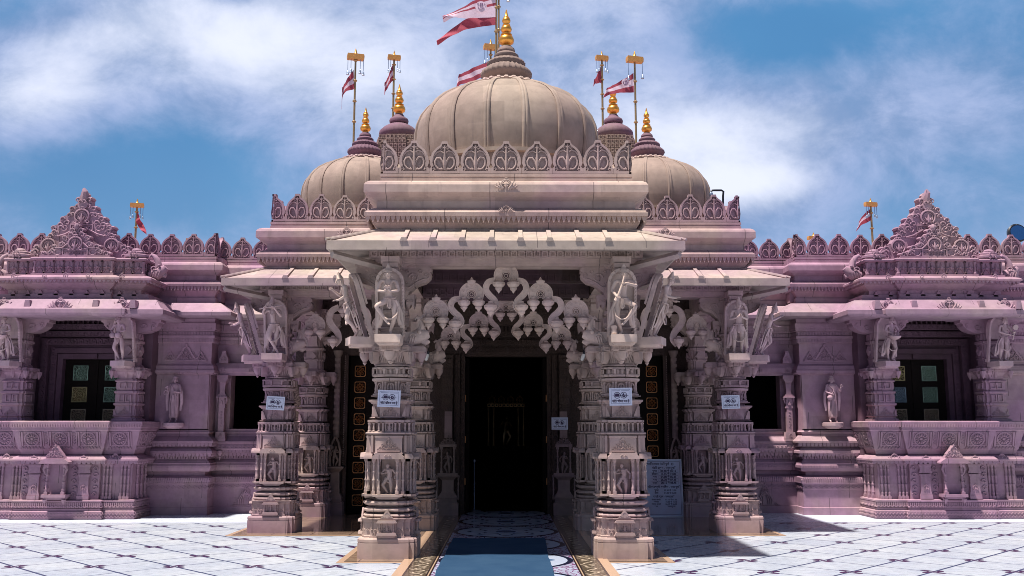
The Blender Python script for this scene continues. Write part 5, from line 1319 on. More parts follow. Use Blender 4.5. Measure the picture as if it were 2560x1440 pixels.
def figure(mb,pose,crown='cone',belly=0,skirt=None,robe=False,sash=True,female=False):
    """height 1 standing figure, feet at z=0, facing -y. pose overrides joints."""
    J={'pelvis':(0,0,.50,(.068,.055)),'waist':(0,-.005,.585,(.058,.045)),'chest':(0,-.01,.69,(.082,.055)),'collar':(0,0,.765,(.045,.04)),'neck':(0,-.005,.80,.027),'chin':(0,-.018,.835,.036),
       'head':(0,-.012,.875,(.046,.05)),'top':(0,-.006,.92,.04)}
    d={'sh':(.098,0,.765,.034),'el':(.15,-.01,.64,.026),'wr':(.10,-.10,.60,.017),'pa':(.075,-.125,.605,.02),'hip':(.052,0,.475,.055),'kn':(.062,-.03,.27,.036),'cf':(.062,-.01,.18,.032),'an':(.058,.0,.045,.02),'to':(.065,-.075,.015,.018)}
    for sd,sx in (('L',-1),('R',1)):
        for k,v in d.items(): J[k+sd]=(sx*v[0],)+v[1:]
    for k,v in pose.items():
        if k.startswith('finger'): continue
        J[k]=tuple(v)+(J[k][3],) if len(v)==3 else v
    if belly: w=J['waist']; J['waist']=(w[0],w[1]-.02*belly,w[2]-.02,(.058+.03*belly,.045+.03*belly))
    E=[('pelvis','waist'),('waist','chest'),('chest','collar'),('collar','neck'),('neck','chin'),('chin','head'),('head','top')]
    for s in 'LR': E += [('collar','sh'+s),('sh'+s,'el'+s),('el'+s,'wr'+s),('wr'+s,'pa'+s),('pelvis','hip'+s),('hip'+s,'kn'+s),('kn'+s,'cf'+s),('cf'+s,'an'+s),('an'+s,'to'+s)]
    # calf follows knee and ankle
    for s in 'LR':
        if 'kn'+s in pose or 'an'+s in pose:
            k=Vector(J['kn'+s][:3]); a=Vector(J['an'+s][:3]); c=k+(a-k)*.38+Vector((0,.012,0)); J['cf'+s]=(c.x,c.y,c.z,.031)
    vs,fs=skin_mesh(J,E,'pelvis'); mb.add(vs,fs)
    # hands: palm continues into four fingers and a side thumb
    for s,sx in (('L',-1),('R',1)):
        w=Vector(J['wr'+s][:3]); p=Vector(J['pa'+s][:3]); dr=(p-w); dr.normalize(); sd=dr.cross(Vector((0,0,1) if abs(dr.z)<.8 else (0,1,0))).normalized(); up=sd.cross(dr)
        fl=pose.get('finger'+s); fd=Vector(fl[:3]).normalized() if fl else dr
        for i,q in enumerate((-1.5,-.5,.5,1.5)):
            b=p+sd*q*.0095; L=(.036,.044,.042,.033)[i]
            mb.tube([b,b+fd*L*.5,b+fd*L*.8-up*.006,b+fd*L-up*.014],[.0075,.0068,.006,.0045],5)
        b=p-dr*.01-sd*.018*sx; mb.tube([b,b-sd*sx*.016+dr*.012,b-sd*sx*.016+dr*.03],[.0085,.0075,.005],5)
    h=Vector(J['head'][:3]); hx,hy,hz=h
    # face
    mb.ball(hx,hy-.022,hz-.008,.036,.034,.047,seg=12,rings=8)
    mb.tube([(hx,hy-.053,hz+.012),(hx,hy-.066,hz-.010),(hx,hy-.056,hz-.014)],[.004,.0085,.006],5)
    for q in (-1,1):
        mb.ball(hx+q*.015,hy-.051,hz+.006,.009,.005,.005,seg=6,rings=4); mb.tube([(hx+q*.004,hy-.056,hz+.016),(hx+q*.016,hy-.055,hz+.020),(hx+q*.028,hy-.044,hz+.015)],.003,4)
        mb.ball(hx+q*.042,hy-.005,hz,.008,.012,.018,seg=6,rings=4); mb.arc(hx+q*.047,hz-.032,hy-.012,.014,0,360,.006,n=10,seg=5)
    mb.tube([(hx-.014,hy-.050,hz-.026),(hx,hy-.056,hz-.027),(hx+.014,hy-.050,hz-.026)],.004,4); mb.ball(hx,hy-.046,hz-.043,.014,.012,.009,seg=6,rings=4)
    if crown=='cone':
        for i in range(6): mb.lathe([(.050-.0065*i,hz+.022+i*.017),(.054-.0068*i,hz+.030+i*.017),(.047-.0065*i,hz+.038+i*.017)],hx,hy+.002,12)
        mb.ball(hx,hy,hz+.125,.012,.012,.018)
    elif crown=='turban':
        for i in range(3): mb.lathe([(.047-.006*i,hz+.02+i*.016),(.055-.008*i,hz+.031+i*.016),(.046-.008*i,hz+.042+i*.016)],hx,hy+.004,14)
        mb.ball(hx,hy+.01,hz+.06,.03,.03,.02)
    elif crown=='cap':
        mb.lathe([(.045,hz+.018),(.052,hz+.032),(.046,hz+.056),(.02,hz+.07)],hx,hy+.004,14)
    # necklaces, belt, cloth
    cx_,cy_,cz_=J['collar'][:3]; wx,wy,wz=J['waist'][:3]; px,py,pz=J['pelvis'][:3]
    if not robe:
        mb.tube([(cx_-.05,cy_-.03,cz_+.01),(cx_-.03,cy_-.065,cz_-.05),(cx_,cy_-.075,cz_-.075),(cx_+.03,cy_-.065,cz_-.05),(cx_+.05,cy_-.03,cz_+.01)],.006,5)
        pts=[(px+.078*cos(a),py-.002+.064*sin(a),pz+.028) for a in [2*pi*k/16 for k in range(16)]]; mb.tube(pts,.011,6,closed=True)
        mb.prism([(px-.022,pz+.02),(px+.022,pz+.02),(px+.030,pz-.09),(px,pz-.13),(px-.030,pz-.09)],py-.075,py-.06)
        for q in (-1,0,1): mb.tube([(px+q*.012,py-.078,pz+.02),(px+q*.02,py-.082,pz-.1)],.005,4)
    if sash:
        for s,sx in (('L',-1),('R',1)):
            a=J['hip'+s]; 
            mb.tube([(px+sx*.07,py-.03,pz+.0),(px+sx*.115,py-.02,pz-.12),(px+sx*.11,py-.01,pz-.28),(px+sx*.135,py,pz-.36)],[.016,.02,.022,.03],6,flat=.5)
            mb.tube([(px+sx*.09,py+.02,pz-.02),(px+sx*.14,py+.02,pz-.2),(px+sx*.15,py+.02,pz-.40)],[.016,.022,.03],6,flat=.5)
        mb.tube([(px-.10,py-.035,pz-.12),(px-.085,py-.085,pz-.22),(px-.03,py-.10,pz-.265),(px+.04,py-.10,pz-.26),(px+.095,py-.08,pz-.20),(px+.11,py-.03,pz-.10)],.011,6)
    if robe:
        prof=[(.07,.10),(.082,.12),(.085,.30),(.083,.45),(.080,.55),(.088,.66),(.094,.735),(.07,.775),(.035,.80)]
        mb.push(0,0,0,sc=(1.12,.80,1)); mb.lathe(prof,0,0,20,lobes=14,amp=.05); mb.pop()
        for q in (-.06,-.03,0,.03,.06): mb.tube([(q*.8,-.068,.12),(q,-.075,.40),(q*.6,-.075,.60)],[.010,.008,.004],5)
        for q in (-1,1): mb.tube([(q*.10,-.02,.72),(q*.145,-.02,.60),(q*.15,0,.42),(q*.13,.0,.24)],[.03,.035,.030,.02],7,flat=.6)
        mb.tube([(-.07,-.06,.76),(.0,-.085,.68),(.06,-.07,.52)],.012,6)
def backslab(mb,w,h,lean,arch='point'):
    """arched back slab leaning outward; stands at y=0, front is -y"""
    hw=w/2
    top=[(hw,h*.78),(hw*.93,h*.86),(hw*.72,h*.93),(hw*.4,h*.975),(0,h)]
    out=[(-hw,0),(hw,0)]+top+[(-x,z) for x,z in reversed(top[:-1])]
    inn=[(x*.82,z*.95+.01 if z>0 else .0) for x,z in out]; inn[0]=(-hw*.82,0.0); inn[1]=(hw*.82,0.0)
    mb.ring(out,inn,-.04,.012); mb.prism([(-hw*.97,h*.5),(hw*.97,h*.5)]+[(x*.98,z*.99) for x,z in out[2:]],.02,.05); mb.prism([(-hw*.97,0),(hw*.97,0),(hw*.97,h*.06),(-hw*.97,h*.06)],.02,.05)
    n=len(out)
    for i in range(1,n):   # leaf-cut rim
        a=Vector(((out[i][0]+inn[i][0])/2,0,(out[i][1]+inn[i][1])/2)); j=(i+1)%n
        if j==1 or i==0: continue
        b=Vector(((out[j][0]+inn[j][0])/2,0,(out[j][1]+inn[j][1])/2)); L=(b-a).length; k=max(1,int(L/.045))
        if i==n-1: continue
        for q in range(k):
            p=a+(b-a)*(q+.5)/k; mb.tube([(p.x*.94,-.042,p.z-.012),(p.x*1.05,-.045,p.z+.012)],.006,4)
def bracket_statue(name,label,pose,x,y,z,rz,lean=.20,scale=.87,slab=(.37,1.0),props=None,fig={},group='carved figures on the pillars',ped=(.32,.30,.10),instr=None):
    t=empty('statue',(x,y,z),rz,label=label,cat='statue',group=group)
    mb=MB(); mb.prism([(-ped[0]/2,0),(ped[0]/2,0),(ped[0]/2+.005,ped[2]),(-ped[0]/2-.005,ped[2])],-ped[1],.06); mb.prism([(-ped[0]/2+.03,-.03),(ped[0]/2-.03,-.03),(ped[0]/2,0),(-ped[0]/2,0)],-ped[1]+.04,.06)
    mb.build('pedestal',M_FIG,t,ang=25)
    mb=MB(); mb.push(0,0,.09,rx=lean); backslab(mb,slab[0],slab[1]-.1,lean); mb.pop(); mb.build('back_slab',M_FIG,t,ang=28)
    mb=MB(); mb.push(0,-.165,.10,rx=lean,sc=(scale*1.13,scale*1.13,scale*1.03)); figure(mb,pose,**fig); mb.pop(); mb.build('carved_figure',M_FIG,t,ang=60)
    if instr:
        mb=MB(); mb.push(0,-.165,.10,rx=lean,sc=(scale*1.13,scale*1.13,scale*1.03)); instr[1](mb); mb.pop(); mb.build(instr[0],M_FIG,t,ang=50)
    return t
PRAY={'elL':(-.135,-.05,.63),'wrL':(-.035,-.125,.625),'paL':(-.012,-.13,.665),'fingerL':(0,-.1,1),'elR':(.135,-.05,.63),'wrR':(.035,-.125,.625),'paR':(.012,-.13,.665),'fingerR':(0,-.1,1)}
CROSS_L={'pelvis':(.02,0,.50,(.068,.055)),'hipL':(-.035,-.01,.475),'knL':(-.155,-.10,.42),'anL':(-.02,-.07,.20),'toL':(.03,-.12,.155),'hipR':(.07,0,.475),'knR':(.085,-.04,.27),'anR':(.02,0,.045),'toR':(.05,-.08,.015)}
CROSS_R={k[:-1]+('R' if k[-1]=='L' else 'L') if k!='pelvis' else k:((-v[0],)+tuple(v[1:])) for k,v in CROSS_L.items()}
def merge(*a):
    r={}
    for d in a: r.update(d)
    return r
def flute_side(m): m.tube([(-.20,-.075,.80),(-.02,-.085,.835),(.16,-.075,.86)],.013,8)
def flute_down(m): m.tube([(.0,-.08,.845),(-.03,-.14,.74),(-.075,-.16,.60),(-.11,-.15,.50)],[.010,.013,.018,.034],8)
def drums(m):
    for q in (-1,1): m.lathe([(.03,.505),(.055,.52),(.058,.58),(.048,.60)],q*.06,-.125,12)
def drumbowl(m): m.lathe([(.02,.47),(.07,.49),(.11,.53),(.118,.56),(.11,.565)],.01,-.12,14)
def paddle(m): m.tube([(.11,-.12,.47),(.14,-.12,.66)],.014,7); m.disc_y(.15,.74,-.14,-.11,.06,14)
FPOSE={'elL':(-.16,-.04,.70),'wrL':(-.12,-.09,.80),'paL':(-.10,-.10,.825),'fingerL':(1,0,.3),'elR':(.14,-.06,.66),'wrR':(.06,-.11,.80),'paR':(.04,-.115,.83),'fingerR':(-1,0,.2),'head':(-.008,-.02,.875),'top':(-.014,-.012,.92)}
bracket_statue('s','praying stone figure with one leg crossed, on the front pillar left of the door',merge(PRAY,CROSS_L),-1.49,12.33,2.695,0)
bracket_statue('s','stone figure blowing a downward pipe, on the front pillar right of the door',merge({'elL':(-.15,-.02,.64),'wrL':(-.10,-.12,.56),'paL':(-.085,-.15,.56),'elR':(.16,-.08,.70),'wrR':(.04,-.14,.74),'paR':(0,-.15,.745),'fingerR':(-1,0,.2)},CROSS_R),1.49,12.33,2.695,0,instr=('pipe',flute_down))
def small_drum():
    t=[o for o in SC.objects if o.get('label','').startswith('stone figure blowing a downward')][0]; mb=MB(); mb.lathe([(.03,.10),(.045,.11),(.03,.16),(.045,.21),(.03,.22)],-.12,-.22,12); mb.build('small_drum',M_FIG,t,ang=40)
small_drum()
bracket_statue('s','stone figure playing a sideways flute, on the outer left pillar with crossed legs',merge(FPOSE,{'pelvis':(.02,0,.50,(.068,.055)),'hipL':(-.03,0,.475),'knL':(-.05,-.09,.30),'anL':(.06,-.06,.07),'toL':(.10,-.10,.02),'hipR':(.07,0,.475),'knR':(.05,-.04,.27),'anR':(.0,0,.045),'toR':(-.01,-.08,.015)}),-3.68,15.38,2.695,0,instr=('flute',flute_side))
bracket_statue('s','stone figure standing straight with joined hands, on the outer right pillar',merge(PRAY,{'elL':(-.14,-.04,.62),'wrL':(-.04,-.12,.66),'paL':(-.015,-.125,.69),'elR':(.14,-.04,.62),'wrR':(.04,-.12,.66),'paR':(.015,-.125,.69)}),3.68,15.38,2.695,0)
SIDE={'elL':(-.13,-.03,.63),'wrL':(-.06,-.14,.64),'paL':(-.04,-.17,.66),'elR':(.13,-.03,.63),'wrR':(.06,-.13,.60),'paR':(.04,-.16,.61)}
SIDE2={'elL':(-.13,-.05,.66),'wrL':(-.05,-.14,.76),'paL':(-.03,-.16,.79),'elR':(.13,-.03,.63),'wrR':(.06,-.13,.60),'paR':(.04,-.16,.61),'knR':(.07,-.10,.30),'anR':(.06,.0,.08),'head':(-.01,-.025,.875)}
for x,y,rz,po,lb in ((-1.78,12.60,-1.22,SIDE2,'leaning stone figure seen in profile on the outer side of the left front pillar'),(1.78,12.60,1.22,SIDE,'leaning stone figure seen in profile on the outer side of the right front pillar'),
    (-3.98,15.65,-1.22,SIDE,'stone figure in profile leaning outward, leftmost one of the left porch'),(3.98,15.65,1.22,SIDE2,'stone figure in profile leaning outward, rightmost one of the right porch')):
    bracket_statue('s',lb,po,x,y,2.695,rz,lean=.30)
DR={'elL':(-.15,-.03,.65),'wrL':(-.07,-.12,.62),'paL':(-.06,-.135,.60),'elR':(.15,-.03,.65),'wrR':(.07,-.12,.62),'paR':(.06,-.135,.60),'knL':(-.10,-.06,.29),'anL':(-.03,0,.045),'toL':(-.06,-.07,.015),'knR':(.09,-.06,.27),'anR':(.05,0,.045),'toR':(.09,-.07,.015)}
for s,q,lb,po,ins in ((-1,1,'stone drummer beating two small drums beside the left balcony door',DR,('drum',drums)),(-1,-1,'stone figure cut off by the left edge, on the far left balcony pillar',DR,('drum',drumbowl)),
    (1,-1,'stone drummer holding a wide bowl drum on the nearer pillar of the right balcony',DR,('drum',drumbowl)),(1,1,'stone figure holding up a round disc on the far right balcony pillar',{'elR':(.15,-.04,.64),'wrR':(.12,-.12,.60),'paR':(.12,-.13,.62),'elL':(-.14,-.03,.63),'wrL':(.02,-.13,.58),'paL':(.06,-.135,.575)},('disc_staff',paddle))):
    bracket_statue('s',lb,po,s*XB+q*1.05,17.92,2.76,-s*q*.0+(-.25 if s<0 else .25),lean=.16,scale=.84,slab=(.42,.98),instr=ins,ped=(.30,.26,.10),fig={'sash':ins[0]!='drum' or q<0})
def monk(x,label,pose,extra,cap):
    t=empty('monk_statue',(x,18.70,1.62),0,label=label,cat='statue',group='robed statues in the wall niches')
    mb=MB(); mb.lathe([(.10,0),(.19,.05),(.20,.06),(.20,.11),(.18,.12)],0,-.12,20); mb.build('pedestal',M_FIG,t,ang=30)
    mb=MB(); mb.push(0,-.13,.12,sc=.94); figure(mb,pose,crown=cap,robe=True,sash=False); mb.pop(); mb.build('robed_figure',M_FIG,t,ang=60)
    mb=MB(); mb.push(0,-.13,.12,sc=.94); extra(mb); mb.pop(); mb.build('held_bag' if x>0 else 'rosary',M_FIG,t,ang=60)
def bag(m): m.ball(-.075,-.115,.50,.062,.04,.052,seg=12,rings=7); m.tube([(-.06,-.10,.54),(0,-.10,.62),(.05,-.05,.72)],.006,5)
def beads(m): m.arc(-.13,.60,-.13,.045,0,360,.009,n=14,seg=5); m.tube([(0,-.09,.40),(0,-.10,.55)],.02,6,flat=.4)
monk(-6.36,'robed stone monk with raised hand standing in the plain left wall niche',{'elL':(-.145,-.05,.63),'wrL':(-.11,-.11,.67),'paL':(-.115,-.125,.70),'fingerL':(0,-.1,1),'elR':(.14,-.05,.60),'wrR':(.05,-.12,.62),'paR':(.02,-.13,.62)},beads,'cap')
monk(6.28,'turbaned stone figure with a pouch standing in the plain right wall niche',{'elL':(-.14,-.04,.62),'wrL':(-.05,-.12,.58),'paL':(-.03,-.125,.575),'elR':(.16,-.07,.62),'wrR':(.15,-.12,.70),'paR':(.155,-.13,.73),'fingerR':(.1,0,1)},bag,'turban')
# ================================================================ flags
def cloth(mb_list,pts_top,pts_bot,nx,bands,y,waves=.03):
    """ribbon of cloth between two edge curves; bands=[(t0,t1,builder index)]"""
    def cur(pts,t):
        n=len(pts)-1; f=min(t*n,n-1e-6); i=int(f); u=f-i
        p0=pts[max(i-1,0)];p1=pts[i];p2=pts[i+1];p3=pts[min(i+2,n)]
        return [.5*((2*b)+(c-a)*u+(2*a-5*b+4*c-d)*u*u+(3*b-a-3*c+d)*u**3) for a,b,c,d in zip(p0,p1,p2,p3)]
    for t0,t1,k in bands:
        mb=mb_list[k]; ny=max(2,int((t1-t0)*12)); vs=[];fs=[]
        for i in range(nx+1):
            s=i/nx; a=cur(pts_top,s); b=cur(pts_bot,s)
            for j in range(ny+1):
                t=t0+(t1-t0)*j/ny; x=a[0]+(b[0]-a[0])*t; z=a[1]+(b[1]-a[1])*t
                yy=y+waves*s*sin(s*11+t*2.5)+.5*waves*s*sin(s*23+t*5)
                vs.append((x,yy,z))
        n=len(vs); vs += [(x,yy+.006,z) for x,yy,z in vs]
        for i in range(nx):
            for j in range(ny):
                q=(i*(ny+1)+j,(i+1)*(ny+1)+j,(i+1)*(ny+1)+j+1,i*(ny+1)+j+1); fs.append(q); fs.append(tuple(n+v for v in reversed(q)))
        for j in range(ny):
            for i in (0,nx): q=i*(ny+1)+j; fs.append((q,q+1,n+q+1,n+q))
        for i in range(nx):
            for j in (0,ny): q=i*(ny+1)+j; fs.append((q,q+ny+1,n+q+ny+1,n+q))
        mb.add(vs,fs)
def flagpole(label,u,v_top,v_bot,Y,bar,flag,bells=4,rot=.25,tip=True,lean=0):
    x,_,zt=P(u,v_top,Y); zb=P(u,v_bot,Y)[2]
    t=empty('flagpole',(x,Y,zb),0,label=label,cat='flagpole',group='flagpoles on the roofs')
    r=.022*Y/18; H=zt-zb; mb=MB(); mb.lathe([(r,-.6),(r*.85,H)],seg=10)
    k=int(H/.42)
    for i in range(1,k+1): z=i*.42-.1; mb.lathe([(r,z-.02),(r*1.9,z),(r*1.9,z+.012),(r,z+.03)],seg=10)
    mb.build('pole',M_POLE,t,ang=40)
    w,h=bar; mb=MB(); mb.push(0,0,H-.02,rz=rot); 
    mb.prism([(-w,-h*.6),(w,-h*.6),(w*1.03,0),(w*.97,h*.4),(-w*.97,h*.4),(-w*1.03,0)],-.06,.06)
    mb.pop()
    b=mb.build('crossbar',M_GOLDW,t,ang=30)
    mb=MB(); mb.lathe([(.045,H+h*.3),(.03,H+h*.5),(.022,H+h*.8),(.004,H+h*1.35)],seg=10); mb.build('spike',M_GOLD,t,ang=40)
    if bells:
        for i in range(bells):
            q=(-.92,-.55,.55,.92)[i] if bells==4 else (-.9,.9)[i]
            L=(.30,.25,.25,.28)[i%4]*(1.2 if bells==2 else 1)*h/.1*.8
            mb=MB(); mb.push(0,0,H-.02-h*.6,rz=rot); mb.tube([(q*w,-.03,0),(q*w,-.03,-L)],.006*Y/18,5); mb.lathe([(.004,-L+.02),(.018,-L),(.024,-L-.05),(.032,-L-.07)],q*w,-.03,8); mb.pop()
            mb.build('bell',M_BELL,t,ang=40)
    if flag:
        ml=[MB(),MB()]; (tp,bt,bands)=flag
        f=lambda L:[(P(a,b,Y)[0]-x,P(a,b,Y)[2]-zb) for a,b in L]
        cloth(ml,f(tp),f(bt),26,bands,-.02,waves=.035*Y/18)
        fl=ml[0].build('flag',M_RED,t,ang=60)
        if ml[1].v: ml[1].build('flag_stripe',M_WHITE,fl,ang=60)
        return t,fl,x,zb
    return t,None,x,zb
B3=[(0,.30,0),(.30,.66,1),(.66,1,0)]
# tall main flag, cropped by the top of the photo
t,fl,x,zb=flagpole('tall flagpole with the big swallow-tailed flag beside the main dome finial',1240,-60,125,15.3,(.20,.12),
   ([(1238,-14),(1210,-4),(1180,6),(1150,22),(1106,44)],[(1238,44),(1205,46),(1165,47),(1138,46),(1108,56)],[(0,.20,0),(.20,.38,1),(.38,.5,0),(.5,1,1)]),bells=0)
def lower_tail():
    ml=[MB(),MB()]; Y=15.3; f=lambda L:[(P(a,b,Y)[0]-x,P(a,b,Y)[2]-zb) for a,b in L]
    cloth(ml,f([(1238,44),(1205,46),(1165,50),(1130,72),(1091,106)]),f([(1238,63),(1205,68),(1165,74),(1134,90),(1093,113)]),26,[(0,1,0)],-.02,waves=.03)
    ml[0].build('flag_tail',M_RED,fl,ang=60)
lower_tail()
def emblem():
    Y=15.3; c=P(1202,22,Y)
    mb=MB(); mb.push(c[0]-x,-.085,c[2]-zb,ry=.12); mb.disc_y(0,0,0,.006,.095,24); mb.pop(); e=mb.build('emblem_disc',M_WHITE,fl)
    mb=MB(); mb.push(c[0]-x,-.092,c[2]-zb,ry=.12)
    mb.ring([(-.02,.0),(.02,.0),(.025,.06),(-.025,.06)],[(-.01,.008),(.01,.008),(.014,.052),(-.014,.052)],0,.004); mb.arc(0,.0,.002,.05,180,360,.004,n=12,seg=4); mb.arc(-.045,.035,.002,.02,90,200,.004,n=6,seg=4); mb.arc(.045,.035,.002,.02,-20,90,.004,n=6,seg=4)
    mb.pop(); mb.build('emblem_print',M_PURP,fl)
    return c
ec=emblem()
flagpole('second tall pole close behind the main dome finial, carrying no flag',1246,-50,120,15.7,(.18,.1),None,bells=2)
flagpole('lower flagpole peeking out behind the main dome top with a drooping maroon flag',1226,115,215,21,(.16,.12),
   ([(1222,155),(1200,163),(1180,172),(1162,180),(1147,189)],[(1222,188),(1200,196),(1180,204),(1155,212),(1139,221)],B3),bells=4)
flagpole('flagpole above the left side dome, its maroon flag hanging with a long tail',889,140,345,18.2,(.165,.11),
   ([(884,176),(877,186),(868,200),(860,212),(857,222)],[(886,224),(878,227),(868,228),(859,240),(853,274)],[(0,.4,0),(.4,.7,1),(.7,1,0)]),bells=4)
flagpole('thin flagpole left of the main dome by the left spire, with a small maroon pennant',985,142,300,25.5,(.175,.13),
   ([(982,163),(978,170),(974,182),(968,196),(962,210)],[(983,202),(979,206),(973,212),(966,228),(960,238)],[(0,.35,0),(.35,.65,1),(.65,1,0)]),bells=4)
flagpole('thin flagpole right of the main dome by the right spire, with a folded maroon pennant',1504,142,300,25.5,(.175,.13),
   ([(1501,166),(1498,172),(1494,182),(1489,194),(1484,200)],[(1503,209),(1499,207),(1494,208),(1488,210),(1483,215)],[(0,1,0)]),bells=4)
t2,fl2,x2,zb2=flagpole('flagpole above the right side dome with a flag spread out to the left',1586,145,345,18.2,(.165,.11),
   ([(1583,182),(1568,193),(1552,202),(1533,212),(1516,222)],[(1584,231),(1568,232),(1552,231),(1530,236),(1508,243)],B3),bells=2)
mb=MB(); c=P(1562,208,18.2); mb.push(c[0]-x2,-.07,c[2]-zb2,ry=.25); mb.disc_y(0,0,0,.005,.075,20); mb.pop(); mb.build('emblem_disc',M_WHITE,fl2)
mb=MB(); mb.push(c[0]-x2,-.077,c[2]-zb2,ry=.25); mb.arc(0,0,.002,.045,170,370,.006,n=10,seg=4); mb.ring([(-.018,0),(.018,0),(.022,.05),(-.022,.05)],[(-.008,.008),(.008,.008),(.012,.042),(-.012,.042)],0,.004); mb.pop(); mb.build('emblem_print',M_PURP,fl2)
flagpole('small flagpole with a drooping maroon flag behind the left parapet',345,512,600,25,(.17,.11),
   ([(346,530),(350,540),(354,552),(362,566),(371,586)],[(342,545),(343,556),(347,566),(356,577),(369,588)],[(0,1,0)]),bells=4)
flagpole('small flagpole with a curled striped flag behind the right parapet',2178,507,600,25,(.17,.11),
   ([(2176,522),(2168,528),(2160,536),(2152,548),(2146,560)],[(2178,550),(2168,556),(2158,560),(2150,566),(2143,577)],[(0,.3,0),(.3,.6,1),(.6,1,0)]),bells=4)
flagpole('short gold pole top showing just above the left parapet beside the left porch',483,600,640,26,(.17,.1),None,bells=0)
flagpole('short gold pole top showing just above the right parapet beside the right porch',2035,592,640,26,(.17,.1),None,bells=0)
# ================================================================ lettering
FONT=None
for root_ in bpy.utils.script_paths()[:0]: pass
def text_mesh(s,size,align='CENTER',weight=0):
    cu=bpy.data.curves.new('lettering','FONT'); cu.body=s; cu.size=size; cu.align_x=align; cu.align_y='CENTER'; cu.offset=weight; cu.resolution_u=3
    o=bpy.data.objects.new('lettering',cu); COL.objects.link(o)
    dg=bpy.context.evaluated_depsgraph_get(); me=bpy.data.meshes.new_from_object(o.evaluated_get(dg)); bpy.data.objects.remove(o)
    return [tuple(v.co) for v in me.vertices],[tuple(p.vertices) for p in me.polygons]
def put_text(mb,s,x,z,size,y,align='CENTER',weight=.0008,maxw=None):
    v,f=text_mesh(s,size,align,weight)
    k=1
    if maxw and v:
        w=max(p[0] for p in v)-min(p[0] for p in v); k=min(1,maxw/w) if w>0 else 1
    mb.add([(x+p[0]*k,y,z+p[1]) for p in v],f)
def notice(label,x,y,z,w,h,tilt=0,rz=0):
    t=empty('notice_sign',(x,y,z),rz,label=label,cat='sign',group='no photography notices'); t.rotation_euler.y=tilt
    mb=MB(); mb.box(-w/2,w/2,-.004,.004,-h/2,h/2); mb.build('paper',M_PAPER,t,sm=False)
    k=w/.28
    mb=MB(); mb.ring([(-w*.42,-h*.40),(w*.42,-h*.40),(w*.42,h*.40),(-w*.42,h*.40)],[(-w*.41,-h*.385),(w*.41,-h*.385),(w*.41,h*.385),(-w*.41,h*.385)],-.0055,-.004)
    mb.box(-w*.37,-w*.03,-.0055,-.004,h*.325,h*.345); mb.box(w*.03,w*.37,-.0055,-.004,h*.325,h*.345); mb.build('border_print',M_INKL,t,sm=False)
    mb=MB()
    def circ(cx,cz,r): return [(cx+r*cos(2*pi*i/28),cz+r*sin(2*pi*i/28)) for i in range(28)]
    for q in (-1,1):
        cx,cz=q*w*.145-w*.01,h*.08
        mb.ring(circ(cx,cz,h*.185),circ(cx,cz,h*.155),-.006,-.004)
        mb.box(cx-h*.26,cx+h*.26,-.0065,-.0045,cz-h*.035,cz-h*.015)
    cx,cz=-w*.155,h*.08   # camera pictogram
    mb.prism([(cx-h*.11,cz-h*.08),(cx+h*.11,cz-h*.08),(cx+h*.12,cz+h*.05),(cx+h*.07,cz+h*.10),(cx-h*.07,cz+h*.10),(cx-h*.12,cz+h*.05)],-.0058,-.004)
    cx=w*.135              # phone pictogram
    mb.prism([(cx-h*.10,cz+h*.0),(cx-h*.02,cz+h*.12),(cx+h*.05,cz+h*.06),(cx-h*.03,cz-h*.04)],-.0058,-.004); mb.prism([(cx-h*.09,cz-h*.05),(cx+h*.1,cz-h*.05),(cx+h*.06,cz-h*.12),(cx-h*.05,cz-h*.12)],-.0058,-.004); mb.prism([(cx+h*.0,cz-h*.06),(cx+h*.08,cz+h*.06),(cx+h*.1,cz+h*.04),(cx+h*.09,cz-h*.05)],-.0057,-.004)
    put_text(mb,'फोटो खींचना मना है',0,-h*.26,h*.185,-.0058,weight=.0016,maxw=w*.76)
    mb.build('print',M_INK,t,sm=False)
notice('white no-photography notice tied on the left front pillar, below the praying figure',-1.49,12.322,1.995,.29,.215,tilt=.035)
notice('white no-photography notice tied on the right front pillar, below the pipe player',1.465,12.322,2.02,.29,.225,tilt=-.015)
notice('small white no-photography notice on the outer left porch pillar below the flute player',-3.66,15.37,2.02,.29,.215,tilt=.05)
notice('small white no-photography notice on the outer right porch pillar',3.58,15.37,2.04,.29,.215,tilt=-.03)
notice('bluish no-photography notice fixed beside the right jamb of the main door',1.02,18.38,1.72,.31,.23)
